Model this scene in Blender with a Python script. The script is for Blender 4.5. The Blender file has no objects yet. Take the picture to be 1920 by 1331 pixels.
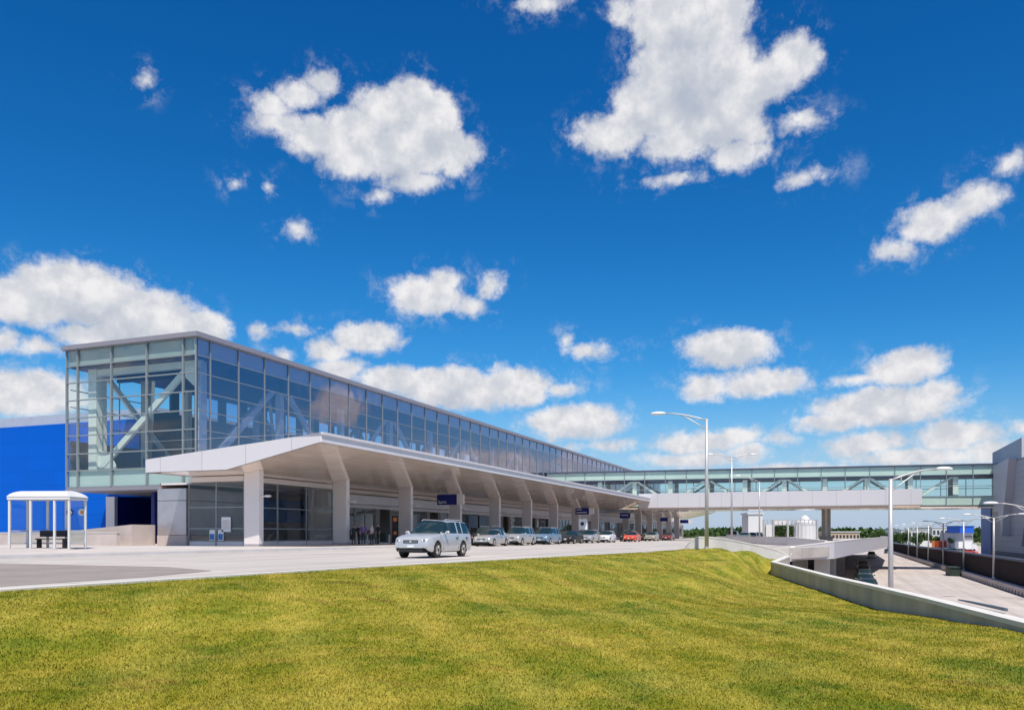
import bpy, bmesh, math, random
import numpy as np
from mathutils import Vector, Matrix, noise
random.seed(7); rng = np.random.default_rng(7)
scene = bpy.context.scene
COL = scene.collection
R = math.radians

# ------------------------------------------------------------------ camera, sun, sky, exposure
CAM_Z = 0.95; YAW = math.atan(608/1550.); F = 1550.; HOR = 1003.
SA, CA = math.sin(YAW), math.cos(YAW)
cam = bpy.data.cameras.new('camera'); camo = bpy.data.objects.new('camera', cam); COL.objects.link(camo)
camo.location = (0, 0, CAM_Z); camo.rotation_euler = (R(90), 0, YAW)
cam.sensor_width = 36; cam.lens = 36*F/1920; cam.shift_y = (HOR-665.5)/1920
cam.clip_start = 0.1; cam.clip_end = 6000
scene.camera = camo
scene.view_settings.view_transform = 'Standard'; scene.view_settings.look = 'None'
scene.view_settings.exposure = 0.3; scene.view_settings.gamma = 1
SUN_EL = R(60); SUN_V = Vector((0.56, -0.83, 0)).normalized()
sd = (SUN_V*math.cos(SUN_EL) + Vector((0, 0, math.sin(SUN_EL))))
sl = bpy.data.lights.new('sun', 'SUN'); sl.energy = 4.4; sl.angle = R(0.5); sl.color = (1.0, 0.93, 0.83)
so = bpy.data.objects.new('sun', sl); COL.objects.link(so)
so.rotation_euler = (-sd).to_track_quat('-Z', 'Y').to_euler(); so.location = (30, -40, 60)

def at(px, d):
    "ground position seen at photo column px, at distance d along the view axis"
    r = (px-960.)/F
    return (d*(r*CA-SA), d*(r*SA+CA))

def make_world():
    w = bpy.data.worlds.new('World'); scene.world = w; w.use_nodes = True
    nt = w.node_tree; N = nt.nodes; N.clear(); L = nt.links
    def nd(t, **k):
        n = N.new(t)
        for a, b in k.items(): setattr(n, a, b)
        return n
    def setin(n, i, v):
        if isinstance(v, bpy.types.NodeSocket): L.new(v, n.inputs[i])
        elif v is not None: n.inputs[i].default_value = v
    def m(op, a=None, b=None, c=None, clamp=False):
        n = nd('ShaderNodeMath', operation=op, use_clamp=clamp)
        setin(n, 0, a); setin(n, 1, b); setin(n, 2, c)
        return n.outputs[0]
    def v(op, a=None, b=None, c=None, out=0):
        n = nd('ShaderNodeVectorMath', operation=op)
        setin(n, 0, a); setin(n, 1, b)
        if c is not None: setin(n, 2, c)
        return n.outputs[out]
    def smooth(x, lo, hi, tmin=0., tmax=1.):
        n = nd('ShaderNodeMapRange', interpolation_type='SMOOTHSTEP')
        setin(n, 0, x); setin(n, 1, lo); setin(n, 2, hi); setin(n, 3, tmin); setin(n, 4, tmax)
        return n.outputs[0]
    def fbm(p, scale, detail=5., rough=.55, off=0.):
        n = nd('ShaderNodeTexNoise', noise_dimensions='3D')
        setin(n, 'Vector', v('ADD', p, (off, off*1.7, -off)))
        n.inputs['Scale'].default_value = scale; n.inputs['Detail'].default_value = detail
        n.inputs['Roughness'].default_value = rough
        return n
    def mixc(f, a, b, mode='MIX'):
        n = nd('ShaderNodeMix', data_type='RGBA', blend_type=mode)
        setin(n, 0, f); setin(n, 6, a); setin(n, 7, b)
        return n.outputs[2]
    sky = nd('ShaderNodeTexSky', sky_type='NISHITA'); sky.sun_disc = False
    sky.sun_elevation = SUN_EL; sky.sun_rotation = math.atan2(SUN_V.x, SUN_V.y)
    sky.air_density = 1.0; sky.dust_density = 0.3; sky.ozone_density = 2.0; sky.altitude = 200
    tc = nd('ShaderNodeTexCoord'); g = tc.outputs['Generated']
    sep = nd('ShaderNodeSeparateXYZ'); L.new(g, sep.inputs[0])
    az = m('ARCTAN2', sep.outputs[0], sep.outputs[1]); el = m('ARCSINE', sep.outputs[2])
    cmb = nd('ShaderNodeCombineXYZ'); L.new(az, cmb.inputs[0]); L.new(el, cmb.inputs[1]); p0 = cmb.outputs[0]
    # ragged cloud edges: bend the angle coordinates with turbulence
    w1 = fbm(p0, 9., 2., .5, 3.1).outputs['Color']; w2 = fbm(p0, 38., 5., .62, 8.2).outputs['Color']
    d1 = v('MULTIPLY_ADD', w1, (.034, .024, 0), (-.017, -.012, 0))
    d2 = v('MULTIPLY_ADD', w2, (.017, .013, 0), (-.0085, -.0065, 0))
    p = v('ADD', v('ADD', p0, d1), d2)
    def ang(px, py):
        r = (px-960)/F; X = r*CA-SA; Y = r*SA+CA; Z = (HOR-py)/F
        return math.atan2(X, Y), math.atan2(Z, math.hypot(X, Y))
    def field(p, blobs):
        acc = None
        for (cx, cy, rx, ry) in blobs:
            a, e = ang(cx, cy); a1, _ = ang(cx+rx, cy); _, e1 = ang(cx, cy-ry)
            wa = abs(a1-a)*1.05; we = abs(e1-e)*1.06; s = min(wa, we)*.5 + .5*math.sqrt(wa*we)*.6
            q = v('MULTIPLY_ADD', p, (1/wa, 1/we, 0), (-a/wa, -e/we, 0))
            dl = v('LENGTH', q, out=1)
            f = m('MULTIPLY_ADD', dl, -s, s)
            if acc is None: acc = f
            else: acc = m('MAXIMUM', acc, f)
        return acc
    big = [(1290,35,118,85),(1300,130,120,92),(1230,200,92,70),(1150,250,76,42),(1350,210,92,72),(1430,150,75,50),(1485,108,50,50),(1270,270,72,36),(1385,288,60,32),(1165,33,30,30),(1415,250,36,30),
           (510,197,42,30),(560,176,46,28),(606,155,34,24),(530,230,62,26),(600,258,72,42),(660,238,62,36),(720,205,62,47),(770,188,56,50),(820,220,48,54),(740,278,112,60),(840,282,46,46),(884,276,27,23),(650,302,62,30),(770,338,62,22),
           (150,550,125,62),(40,565,95,50),(265,590,115,55),(355,610,75,42),(215,632,120,34),
           (1660,765,155,40),(1750,745,62,30),(1560,792,85,20),(1690,690,78,38),(1620,708,62,14),
           (1370,655,84,37),(1330,726,52,24),(1435,715,92,27),
           (2480,830,230,50),(2700,800,120,40),(3150,600,170,60),(850,732,125,42),(965,722,72,38),(745,715,80,28),(1075,790,100,32),(795,556,76,36),(690,635,62,32)]
    small = [(272,152,17,18),(1015,8,48,17),(550,425,24,16),(441,343,9,7),(501,350,9,8),(705,366,24,14),(1500,232,36,20),
             (1260,338,52,12),(1512,332,42,16),(62,650,55,17),(5,640,36,22),(45,735,140,44),(835,530,36,26),(882,578,30,20),(922,540,24,24),
             (625,660,42,28),(645,695,45,26),(490,622,22,15),(563,612,38,10),(535,665,22,12),(1055,730,34,13),(1108,665,42,15),
             (1040,838,40,11),(1140,832,46,13),(1310,825,95,22),(1380,815,55,18),(1455,820,34,13),(1300,858,100,16),(1395,848,50,20),
             (1620,838,85,25),(1795,822,95,30),(1868,850,70,22),(1720,862,150,18),(1470,876,90,10),
             (1745,412,70,38),(1828,374,58,32),(1672,468,36,20),(1900,305,32,22),(1070,640,12,12),(1530,880,90,10), (1925,800,34,14)]
    f1 = field(p, big+small)
    det = m('MULTIPLY_ADD', fbm(p0, 60., 6., .68, 1.).outputs[0], .020, -.0095)
    fd = m('ADD', f1, det)
    mask = smooth(fd, -.0035, .0085)
    # wisps thin out round the edges
    wisp = m('MULTIPLY', smooth(f1, -.022, .0), smooth(fbm(p, 30., 6., .7, 5.).outputs[0], .50, .74, 0., .38))
    mask = m('MAXIMUM', mask, wisp)
    # the rest of the sky, outside the photographed sector
    vd = nd('ShaderNodeVectorMath', operation='DOT_PRODUCT'); L.new(g, vd.inputs[0]); vd.inputs[1].default_value = (-SA, CA, 0)
    outside = smooth(m('ABSOLUTE', m('ADD', az, YAW)), .58, .70)
    dv = nd('ShaderNodeMapping'); L.new(g, dv.inputs[0]); dv.inputs['Scale'].default_value = (1, 1, 2.2)
    g1 = fbm(dv.outputs[0], 3.4, 7., .56, 2.).outputs[0]
    m2 = m('MULTIPLY', smooth(g1, .53, .60), outside)
    mask = m('MAXIMUM', mask, m2)
    mask = m('MULTIPLY', mask, smooth(el, -.02, .012))
    # light and grey: how much cloud lies above each point, towards the light
    up = v('ADD', p, (0.004, .024, 0))
    f2 = field(up, big)
    gray = smooth(m('ADD', f2, m('MULTIPLY_ADD', fbm(p0, 24., 5., .6, 9.).outputs[0], .05, -.025)), .002, .045)
    gray2 = m('MULTIPLY', smooth(g1, .58, .70), outside)
    gray = m('MAXIMUM', gray, gray2)
    puff = smooth(fbm(p0, 34., 5., .6, 12.).outputs[0], .35, .68)
    lit = mixc(puff, (5.0, 5.2, 5.7, 1), (7.1, 7.0, 7.1, 1))
    ccol = mixc(m('MULTIPLY', gray, smooth(el, .24, .42, .95, .8)), lit, (3.2, 3.7, 4.6, 1))
    hs = nd('ShaderNodeHueSaturation'); hs.inputs['Saturation'].default_value = 1.12
    L.new(mixc(1., sky.outputs[0], (.52, .88, 1.12, 1), 'MULTIPLY'), hs.inputs['Color'])
    sc = nd('ShaderNodeSeparateColor'); L.new(hs.outputs[0], sc.inputs[0]); cc = nd('ShaderNodeCombineColor')
    for i, (k, pw) in enumerate(((.95, 1.8), (.64, 1.28), (.775, 1.10))):
        L.new(m('MULTIPLY', m('POWER', m('MAXIMUM', sc.outputs[i], 0.), pw), k), cc.inputs[i])
    skyc = mixc(smooth(el, .20, -.03, 0., .92), cc.outputs[0], (2.7, 4.2, 5.8, 1))
    final = mixc(mask, skyc, ccol)
    bg = nd('ShaderNodeBackground'); L.new(final, bg.inputs[0]); bg.inputs[1].default_value = 0.1
    out = nd('ShaderNodeOutputWorld'); L.new(bg.outputs[0], out.inputs[0])
    w.cycles.sampling_method = 'MANUAL'; w.cycles.sample_map_resolution = 512
make_world()

# ------------------------------------------------------------------ materials
def mat(name, col, rough=.6, metal=0., var=0., vscale=1.5, bump=0., bscale=30., spec=.5, stretch=None, col2=None, coat=0., thr=None):
    M = bpy.data.materials.new(name); M.use_nodes = True
    nt = M.node_tree; b = nt.nodes['Principled BSDF']; L = nt.links
    b.inputs['Base Color'].default_value = (*col, 1); b.inputs['Roughness'].default_value = rough
    b.inputs['Metallic'].default_value = metal; b.inputs['Specular IOR Level'].default_value = spec
    if coat: b.inputs['Coat Weight'].default_value = coat; b.inputs['Coat Roughness'].default_value = .05
    if var or bump or col2:
        tc = nt.nodes.new('ShaderNodeTexCoord'); mp = nt.nodes.new('ShaderNodeMapping'); L.new(tc.outputs['Object'], mp.inputs[0])
        if stretch: mp.inputs['Scale'].default_value = stretch
        n = nt.nodes.new('ShaderNodeTexNoise'); n.inputs['Scale'].default_value = vscale; n.inputs['Detail'].default_value = 6; n.inputs['Roughness'].default_value = .6
        L.new(mp.outputs[0], n.inputs['Vector'])
        if var or col2:
            cr = nt.nodes.new('ShaderNodeValToRGB'); L.new(n.outputs[0], cr.inputs[0])
            c2 = col2 if col2 else tuple(min(1, c*(1+var)) for c in col)
            c1 = col if col2 else tuple(c*(1-var) for c in col)
            lo, hi = thr or (.35, .65)
            cr.color_ramp.elements[0].position = lo; cr.color_ramp.elements[0].color = (*c1, 1)
            cr.color_ramp.elements[1].position = hi; cr.color_ramp.elements[1].color = (*c2, 1)
            L.new(cr.outputs[0], b.inputs['Base Color'])
        if bump:
            n2 = nt.nodes.new('ShaderNodeTexNoise'); n2.inputs['Scale'].default_value = bscale; n2.inputs['Detail'].default_value = 5
            L.new(mp.outputs[0], n2.inputs['Vector'])
            bp = nt.nodes.new('ShaderNodeBump'); bp.inputs['Strength'].default_value = bump; bp.inputs['Distance'].default_value = .02
            L.new(n2.outputs[0], bp.inputs['Height']); L.new(bp.outputs[0], b.inputs['Normal'])
    return M

def panel_mat(name, col, jx, jy, jz, rough=.4, metal=0., joint=.012, var=.05, dark=.35, spec=.5, rvar=0., stain=0.):
    "sheet panels with thin joints on a world grid (jx, jy, jz = spacing, 0 = none)"
    M = mat(name, col, rough, metal, spec=spec); nt = M.node_tree; b = nt.nodes['Principled BSDF']; L = nt.links
    ge = nt.nodes.new('ShaderNodeNewGeometry'); sp = nt.nodes.new('ShaderNodeSeparateXYZ'); L.new(ge.outputs['Position'], sp.inputs[0])
    fac = None; cell = []
    for i, j in enumerate((jx, jy, jz)):
        if not j: continue
        a = nt.nodes.new('ShaderNodeMath'); a.operation = 'DIVIDE'; L.new(sp.outputs[i], a.inputs[0]); a.inputs[1].default_value = j
        fr = nt.nodes.new('ShaderNodeMath'); fr.operation = 'FRACT'; L.new(a.outputs[0], fr.inputs[0])
        fl = nt.nodes.new('ShaderNodeMath'); fl.operation = 'FLOOR'; L.new(a.outputs[0], fl.inputs[0]); cell.append((i, fl.outputs[0]))
        lt = nt.nodes.new('ShaderNodeMath'); lt.operation = 'LESS_THAN'; L.new(fr.outputs[0], lt.inputs[0]); lt.inputs[1].default_value = joint/j
        if fac is None: fac = lt.outputs[0]
        else:
            mx = nt.nodes.new('ShaderNodeMath'); mx.operation = 'MAXIMUM'; L.new(fac, mx.inputs[0]); L.new(lt.outputs[0], mx.inputs[1]); fac = mx.outputs[0]
    cb = nt.nodes.new('ShaderNodeCombineXYZ')
    for i, s in cell: L.new(s, cb.inputs[i])
    wn = nt.nodes.new('ShaderNodeTexWhiteNoise'); L.new(cb.outputs[0], wn.inputs[0])
    mr = nt.nodes.new('ShaderNodeMapRange'); L.new(wn.outputs[0], mr.inputs[0]); mr.inputs[3].default_value = 1-var; mr.inputs[4].default_value = 1+var
    nz = nt.nodes.new('ShaderNodeTexNoise'); nz.inputs['Scale'].default_value = .35; nz.inputs['Detail'].default_value = 7; L.new(ge.outputs['Position'], nz.inputs['Vector'])
    mr2 = nt.nodes.new('ShaderNodeMapRange'); L.new(nz.outputs[0], mr2.inputs[0]); mr2.inputs[1].default_value = .3; mr2.inputs[2].default_value = .7; mr2.inputs[3].default_value = 1-var; mr2.inputs[4].default_value = 1+var
    mu = nt.nodes.new('ShaderNodeMath'); mu.operation = 'MULTIPLY'; L.new(mr.outputs[0], mu.inputs[0]); L.new(mr2.outputs[0], mu.inputs[1])
    if stain:
        for sc_, scl, lo, hi in (((.9, .045, 1), 1.0, .42, .70), ((1, 1, 1), .55, .56, .74)):
            mp = nt.nodes.new('ShaderNodeMapping'); mp.inputs['Scale'].default_value = sc_; L.new(ge.outputs['Position'], mp.inputs[0])
            n3 = nt.nodes.new('ShaderNodeTexNoise'); n3.inputs['Scale'].default_value = scl; n3.inputs['Detail'].default_value = 8; n3.inputs['Roughness'].default_value = .65; L.new(mp.outputs[0], n3.inputs[0])
            m4 = nt.nodes.new('ShaderNodeMapRange'); L.new(n3.outputs[0], m4.inputs[0]); m4.inputs[1].default_value = lo; m4.inputs[2].default_value = hi; m4.inputs[3].default_value = 1; m4.inputs[4].default_value = 1-stain
            m5 = nt.nodes.new('ShaderNodeMath'); m5.operation = 'MULTIPLY'; L.new(mu.outputs[0], m5.inputs[0]); L.new(m4.outputs[0], m5.inputs[1]); mu = m5
    vm = nt.nodes.new('ShaderNodeVectorMath'); vm.operation = 'SCALE'; vm.inputs[0].default_value = col; L.new(mu.outputs[0], vm.inputs['Scale'])
    mx = nt.nodes.new('ShaderNodeMix'); mx.data_type = 'RGBA'; L.new(fac, mx.inputs[0]); L.new(vm.outputs[0], mx.inputs[6]); mx.inputs[7].default_value = (*[c*dark for c in col], 1)
    L.new(mx.outputs[2], b.inputs['Base Color'])
    if rvar:
        m3 = nt.nodes.new('ShaderNodeMapRange'); L.new(nz.outputs[0], m3.inputs[0]); m3.inputs[3].default_value = rough-rvar; m3.inputs[4].default_value = rough+rvar
        L.new(m3.outputs[0], b.inputs['Roughness'])
    return M

def glass(name, tint, base=.1, ior=1.6, gcol=(.85, .92, 1), rough=0.0):
    M = bpy.data.materials.new(name); M.use_nodes = True; nt = M.node_tree; nt.nodes.clear(); L = nt.links
    t = nt.nodes.new('ShaderNodeBsdfTransparent'); t.inputs[0].default_value = (*tint, 1)
    gl = nt.nodes.new('ShaderNodeBsdfGlossy'); gl.inputs['Roughness'].default_value = rough; gl.inputs[0].default_value = (*gcol, 1)
    lw = nt.nodes.new('ShaderNodeLayerWeight'); lw.inputs[0].default_value = .5
    fr = nt.nodes.new('ShaderNodeMath'); fr.operation = 'POWER'; L.new(lw.outputs['Facing'], fr.inputs[0]); fr.inputs[1].default_value = {True: 3.2, False: 4.5}[ior > 1.6]
    ge = nt.nodes.new('ShaderNodeNewGeometry')
    nz = nt.nodes.new('ShaderNodeTexNoise'); nz.inputs['Scale'].default_value = .35; nz.inputs['Detail'].default_value = 1; L.new(ge.outputs['Position'], nz.inputs['Vector'])
    bp = nt.nodes.new('ShaderNodeBump'); bp.inputs['Strength'].default_value = .12; bp.inputs['Distance'].default_value = .12; L.new(nz.outputs[0], bp.inputs['Height'])
    L.new(bp.outputs[0], gl.inputs['Normal'])
    ad = nt.nodes.new('ShaderNodeMath'); ad.operation = 'MULTIPLY_ADD'; ad.use_clamp = True; L.new(fr.outputs[0], ad.inputs[0]); ad.inputs[1].default_value = 1-base; ad.inputs[2].default_value = base
    mx = nt.nodes.new('ShaderNodeMixShader'); L.new(ad.outputs[0], mx.inputs[0]); L.new(t.outputs[0], mx.inputs[1]); L.new(gl.outputs[0], mx.inputs[2])
    o = nt.nodes.new('ShaderNodeOutputMaterial'); L.new(mx.outputs[0], o.inputs[0])
    return M

def grass_mat(name, blades=False):
    M = bpy.data.materials.new(name); M.use_nodes = True; nt = M.node_tree; b = nt.nodes['Principled BSDF']; L = nt.links
    b.inputs['Roughness'].default_value = .75; b.inputs['Specular IOR Level'].default_value = .15
    ge = nt.nodes.new('ShaderNodeNewGeometry')
    def nz(scale, det, sc=(1, 1, 1), off=0.):
        mp = nt.nodes.new('ShaderNodeMapping'); mp.inputs['Scale'].default_value = sc; mp.inputs['Location'].default_value = (off, off, off); mp.inputs['Rotation'].default_value = (0, 0, R(35))
        L.new(ge.outputs['Position'], mp.inputs[0])
        n = nt.nodes.new('ShaderNodeTexNoise'); n.inputs['Scale'].default_value = scale; n.inputs['Detail'].default_value = det; n.inputs['Roughness'].default_value = .65; L.new(mp.outputs[0], n.inputs[0]); return n.outputs[0]
    def ramp(f, stops):
        r = nt.nodes.new('ShaderNodeValToRGB'); L.new(f, r.inputs[0]); e = r.color_ramp.elements
        e[0].position = stops[0][0]; e[0].color = (*stops[0][1], 1); e[1].position = stops[-1][0]; e[1].color = (*stops[-1][1], 1)
        for s in stops[1:-1]:
            q = e.new(s[0]); q.color = (*s[1], 1)
        return r.outputs[0]
    c1 = ramp(nz(.42, 6, (1, .6, 1)), [(.38, (.085, .13, .010)), (.48, (.18, .185, .011)), (.55, (.225, .195, .014)), (.66, (.35, .28, .045))])
    c2 = ramp(nz(2.6, 5, (1, .7, 1), 4.), [(.37, (.09, .135, .009)), (.5, (.185, .185, .014)), (.64, (.37, .295, .05))])
    mx = nt.nodes.new('ShaderNodeMix'); mx.data_type = 'RGBA'; mx.inputs[0].default_value = .48; L.new(c1, mx.inputs[6]); L.new(c2, mx.inputs[7])
    c3 = ramp(nz(1.1, 3, (.3, 1.4, 1), 9.), [(.58, (0, 0, 0)), (.72, (.75, .75, .75))])
    sp = nt.nodes.new('ShaderNodeSeparateColor'); L.new(c3, sp.inputs[0])
    m2 = nt.nodes.new('ShaderNodeMix'); m2.data_type = 'RGBA'; L.new(sp.outputs[0], m2.inputs[0]); L.new(mx.outputs[2], m2.inputs[6]); m2.inputs[7].default_value = (.20, .115, .03, 1)
    last = m2.outputs[2]
    for rot, scl, amt in ((R(-40), .55, .24), (R(32), .42, .16)):
        mp = nt.nodes.new('ShaderNodeMapping'); mp.inputs['Rotation'].default_value = (0, 0, rot); L.new(ge.outputs['Position'], mp.inputs[0])
        wv = nt.nodes.new('ShaderNodeTexWave'); wv.inputs['Scale'].default_value = scl*.3; wv.inputs['Distortion'].default_value = 3.5; wv.inputs['Detail'].default_value = 4; wv.inputs['Detail Scale'].default_value = .8; L.new(mp.outputs[0], wv.inputs[0])
        f_ = nt.nodes.new('ShaderNodeMapRange'); L.new(wv.outputs['Fac'], f_.inputs[0]); f_.inputs[1].default_value = .55; f_.inputs[2].default_value = .95; f_.inputs[3].default_value = 0; f_.inputs[4].default_value = amt
        m3 = nt.nodes.new('ShaderNodeMix'); m3.data_type = 'RGBA'; L.new(f_.outputs[0], m3.inputs[0]); L.new(last, m3.inputs[6]); m3.inputs[7].default_value = (.46, .37, .07, 1); last = m3.outputs[2]
    wn_in = ge.outputs['Random Per Island'] if blades else nz(38., 3)
    mr = nt.nodes.new('ShaderNodeMapRange'); L.new(wn_in, mr.inputs[0]); mr.inputs[3].default_value = .88; mr.inputs[4].default_value = 1.30
    if not blades: mr.inputs[1].default_value = .3; mr.inputs[2].default_value = .7
    vm = nt.nodes.new('ShaderNodeVectorMath'); vm.operation = 'SCALE'; L.new(last, vm.inputs[0]); L.new(mr.outputs[0], vm.inputs['Scale'])
    L.new(vm.outputs[0], b.inputs['Base Color'])
    return M

def leaf_mat(name, c1, c2):
    M = mat(name, c1, .7, spec=.2); nt = M.node_tree; b = nt.nodes['Principled BSDF']; L = nt.links
    ge = nt.nodes.new('ShaderNodeNewGeometry'); r = nt.nodes.new('ShaderNodeValToRGB'); L.new(ge.outputs['Random Per Island'], r.inputs[0])
    r.color_ramp.elements[0].color = (*c1, 1); r.color_ramp.elements[1].color = (*c2, 1); L.new(r.outputs[0], b.inputs['Base Color']); return M

M = {}
M['conc_road'] = panel_mat('pale_concrete_paving', (.485, .445, .41), 4.6, 6, 0, .85, joint=.07, var=.05, dark=.42, spec=.2, stain=.22)
M['conc_low'] = panel_mat('lower_road_concrete', (.50, .445, .41), 4.0, 6, 0, .85, joint=.07, var=.05, dark=.5, spec=.2, stain=.2)
M['asph'] = mat('worn_asphalt', (.27, .235, .215), .9, var=.12, vscale=.6, bump=.2, spec=.2)
M['walk'] = panel_mat('sidewalk_concrete', (.54, .49, .455), 1.5, 1.5, 0, .85, joint=.025, var=.06, dark=.5, spec=.2, stain=.2)
M['conc'] = mat('wall_concrete', (.38, .36, .31), .85, var=.16, vscale=.7, bump=.15, bscale=12, spec=.2, stretch=(1, 1, .35))
M['conc_top'] = mat('coping_concrete', (.62, .60, .56), .8, var=.08, vscale=1.2, spec=.2)
M['conc_lt'] = mat('light_concrete', (.60, .575, .56), .8, var=.07, vscale=.8, spec=.2)
M['pink'] = mat('pinkish_precast', (.50, .43, .40), .8, var=.08, vscale=.6, spec=.2)
M['white'] = panel_mat('white_metal_panel', (.60, .585, .61), 3.73, 0, 0, .35, joint=.035, var=.015, dark=.5)
M['white_y'] = panel_mat('white_metal_fascia', (.66, .64, .67), 0, 3.73, 0, .35, joint=.03, var=.015, dark=.6)
M['soffit'] = panel_mat('satin_metal_soffit', (.94, .80, .69), 0.75, 3.73, 0, .10, spec=1., metal=.3, joint=.02, var=.05, dark=.6, rvar=.06)
M['column'] = mat('column_cladding', (.74, .69, .68), .4, .15, var=.03, vscale=.5)
M['mull'] = mat('aluminium_mullion', (.27, .31, .33), .45, .3); M['mull_d'] = mat('darker_grey_mullion', (.22, .26, .30), .5, .3)  # second grey is darker, for the long side
M['roofedge'] = mat('roof_edge_metal', (.27, .26, .30), .5, .2)
M['gl'] = glass('facade_glass', (.55, .58, .74), .32, 1.75, (.74, .69, .80))
M['gl_end'] = glass('end_glass', (.82, .90, .88), .12, 1.45, (.85, .90, .96))
M['gl_bridge'] = glass('bridge_glass', (.90, .98, .94), .06, 1.45)
M['gl_shop'] = glass('shop_glass', (.78, .79, .77), .06, 1.45)
M['gl_clear'] = glass('clear_glass', (.88, .93, .92), .04, 1.4)
M['spand'] = mat('greenish_spandrel', (.38, .44, .43), .35, var=.05, vscale=.3)
M['spand_b'] = mat('pale_green_spandrel', (.60, .67, .63), .35, var=.04, vscale=.3)
M['ceil'] = mat('interior_ceiling', (.13, .12, .23), .7)
M['slot'] = mat('slot_shade_and_blue_wall', (.03, .035, .13), .6)
M['truss'] = mat('white_painted_steel', (.84, .85, .80), .5, var=.04)
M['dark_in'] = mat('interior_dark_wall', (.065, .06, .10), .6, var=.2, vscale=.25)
M['floor_in'] = mat('interior_floor', (.2, .16, .15), .5)
M['blue'] = panel_mat('blue_wall_panel', (.0, .10, .53), 4.2, 0, 1.6, .6, spec=.1, joint=.035, var=.03, dark=.7)
M['navy'] = mat('navy_sign_and_recess_shade', (.004, .012, .16), .4)
M['graybld'] = mat('grey_roof_band', (.45, .47, .47), .6, var=.05)
M['steel'] = mat('stainless_cladding', (.55, .52, .54), .32, .8, var=.08, vscale=.9)
M['black'] = mat('near_black', (.015, .015, .018), .6)
M['rubber'] = mat('tyre_rubber', (.02, .019, .018), .8)
M['rim'] = mat('alloy_rim', (.45, .42, .40), .35, .7)
M['cglass'] = mat('car_glass', (.012, .028, .034), .05, 0, spec=.45)
M['lamp_l'] = mat('lamp_lens', (.75, .76, .78), .15, .2)
M['lens_d'] = mat('headlight_housing', (.16, .17, .18), .12, .3); M['red_l'] = mat('tail_lens', (.35, .01, .01), .2)
M['amber'] = mat('amber_lens', (.7, .2, .02), .2)
M['galv'] = mat('galvanised_steel', (.50, .49, .49), .45, .35, var=.04)
M['lumin'] = mat('luminaire_white', (.70, .70, .70), .4)
M['corr'] = panel_mat('ribbed_metal_cladding', (.43, .42, .46), 0, 0, .9, .5, .1, joint=.05, var=.03, dark=.6)
M['corr_up'] = panel_mat('shaded_metal_cladding', (.30, .34, .41), 0, 3, 0, .5, .1, joint=.04, var=.03, dark=.7)
M['corr_lt'] = panel_mat('pale_and_sunlit_cladding', (.48, .49, .53), 2.5, 0, 0, .5, joint=.03, var=.02, dark=.7)
M['lav'] = mat('lavender_white_panel', (.52, .50, .54), .45)
M['bluep'] = mat('blue_pier', (.03, .13, .45), .5)
M['fence'] = mat('dark_brown_fence', (.045, .026, .024), .7)
M['rail'] = mat('slate_blue_rail', (.06, .075, .13), .5)
M['green_box'] = mat('dark_green_paint', (.018, .035, .025), .6, var=.3, vscale=4)
M['grass'] = grass_mat('lawn_soil'); M['blade'] = grass_mat('lawn_blades', True)
M['ground'] = mat('far_ground', (.10, .14, .04), .9, col2=(.34, .30, .22), vscale=.012, thr=(.45, .55))
M['leaf'] = leaf_mat('leaves', (.02, .045, .012), (.06, .11, .025)); M['leaf2'] = leaf_mat('leaves_light', (.04, .075, .02), (.10, .15, .03))
M['bark'] = mat('bark', (.10, .075, .05), .9, var=.2)
M['beige'] = mat('beige_brick', (.42, .33, .24), .8, var=.06)
M['win'] = mat('dark_window', (.03, .035, .045), .15)
M['w2'] = mat('white_paint', (.62, .62, .62), .5)
M['teal'] = mat('blue_green_pane', (.01, .10, .20), .3)
M['bluei'] = mat('bright_blue_panel', (.01, .16, .48), .35)
M['wood'] = mat('brown_interior_wall', (.30, .25, .22), .6, var=.15, vscale=.5)
M['lightin'] = mat('pale_interior_wall', (.42, .42, .40), .6)
M['orange'] = mat('orange_sign', (.75, .20, .02), .5)
M['poster'] = mat('poster_white', (.75, .80, .82), .5)
M['skin'] = mat('skin', (.42, .24, .17), .6)

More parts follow.
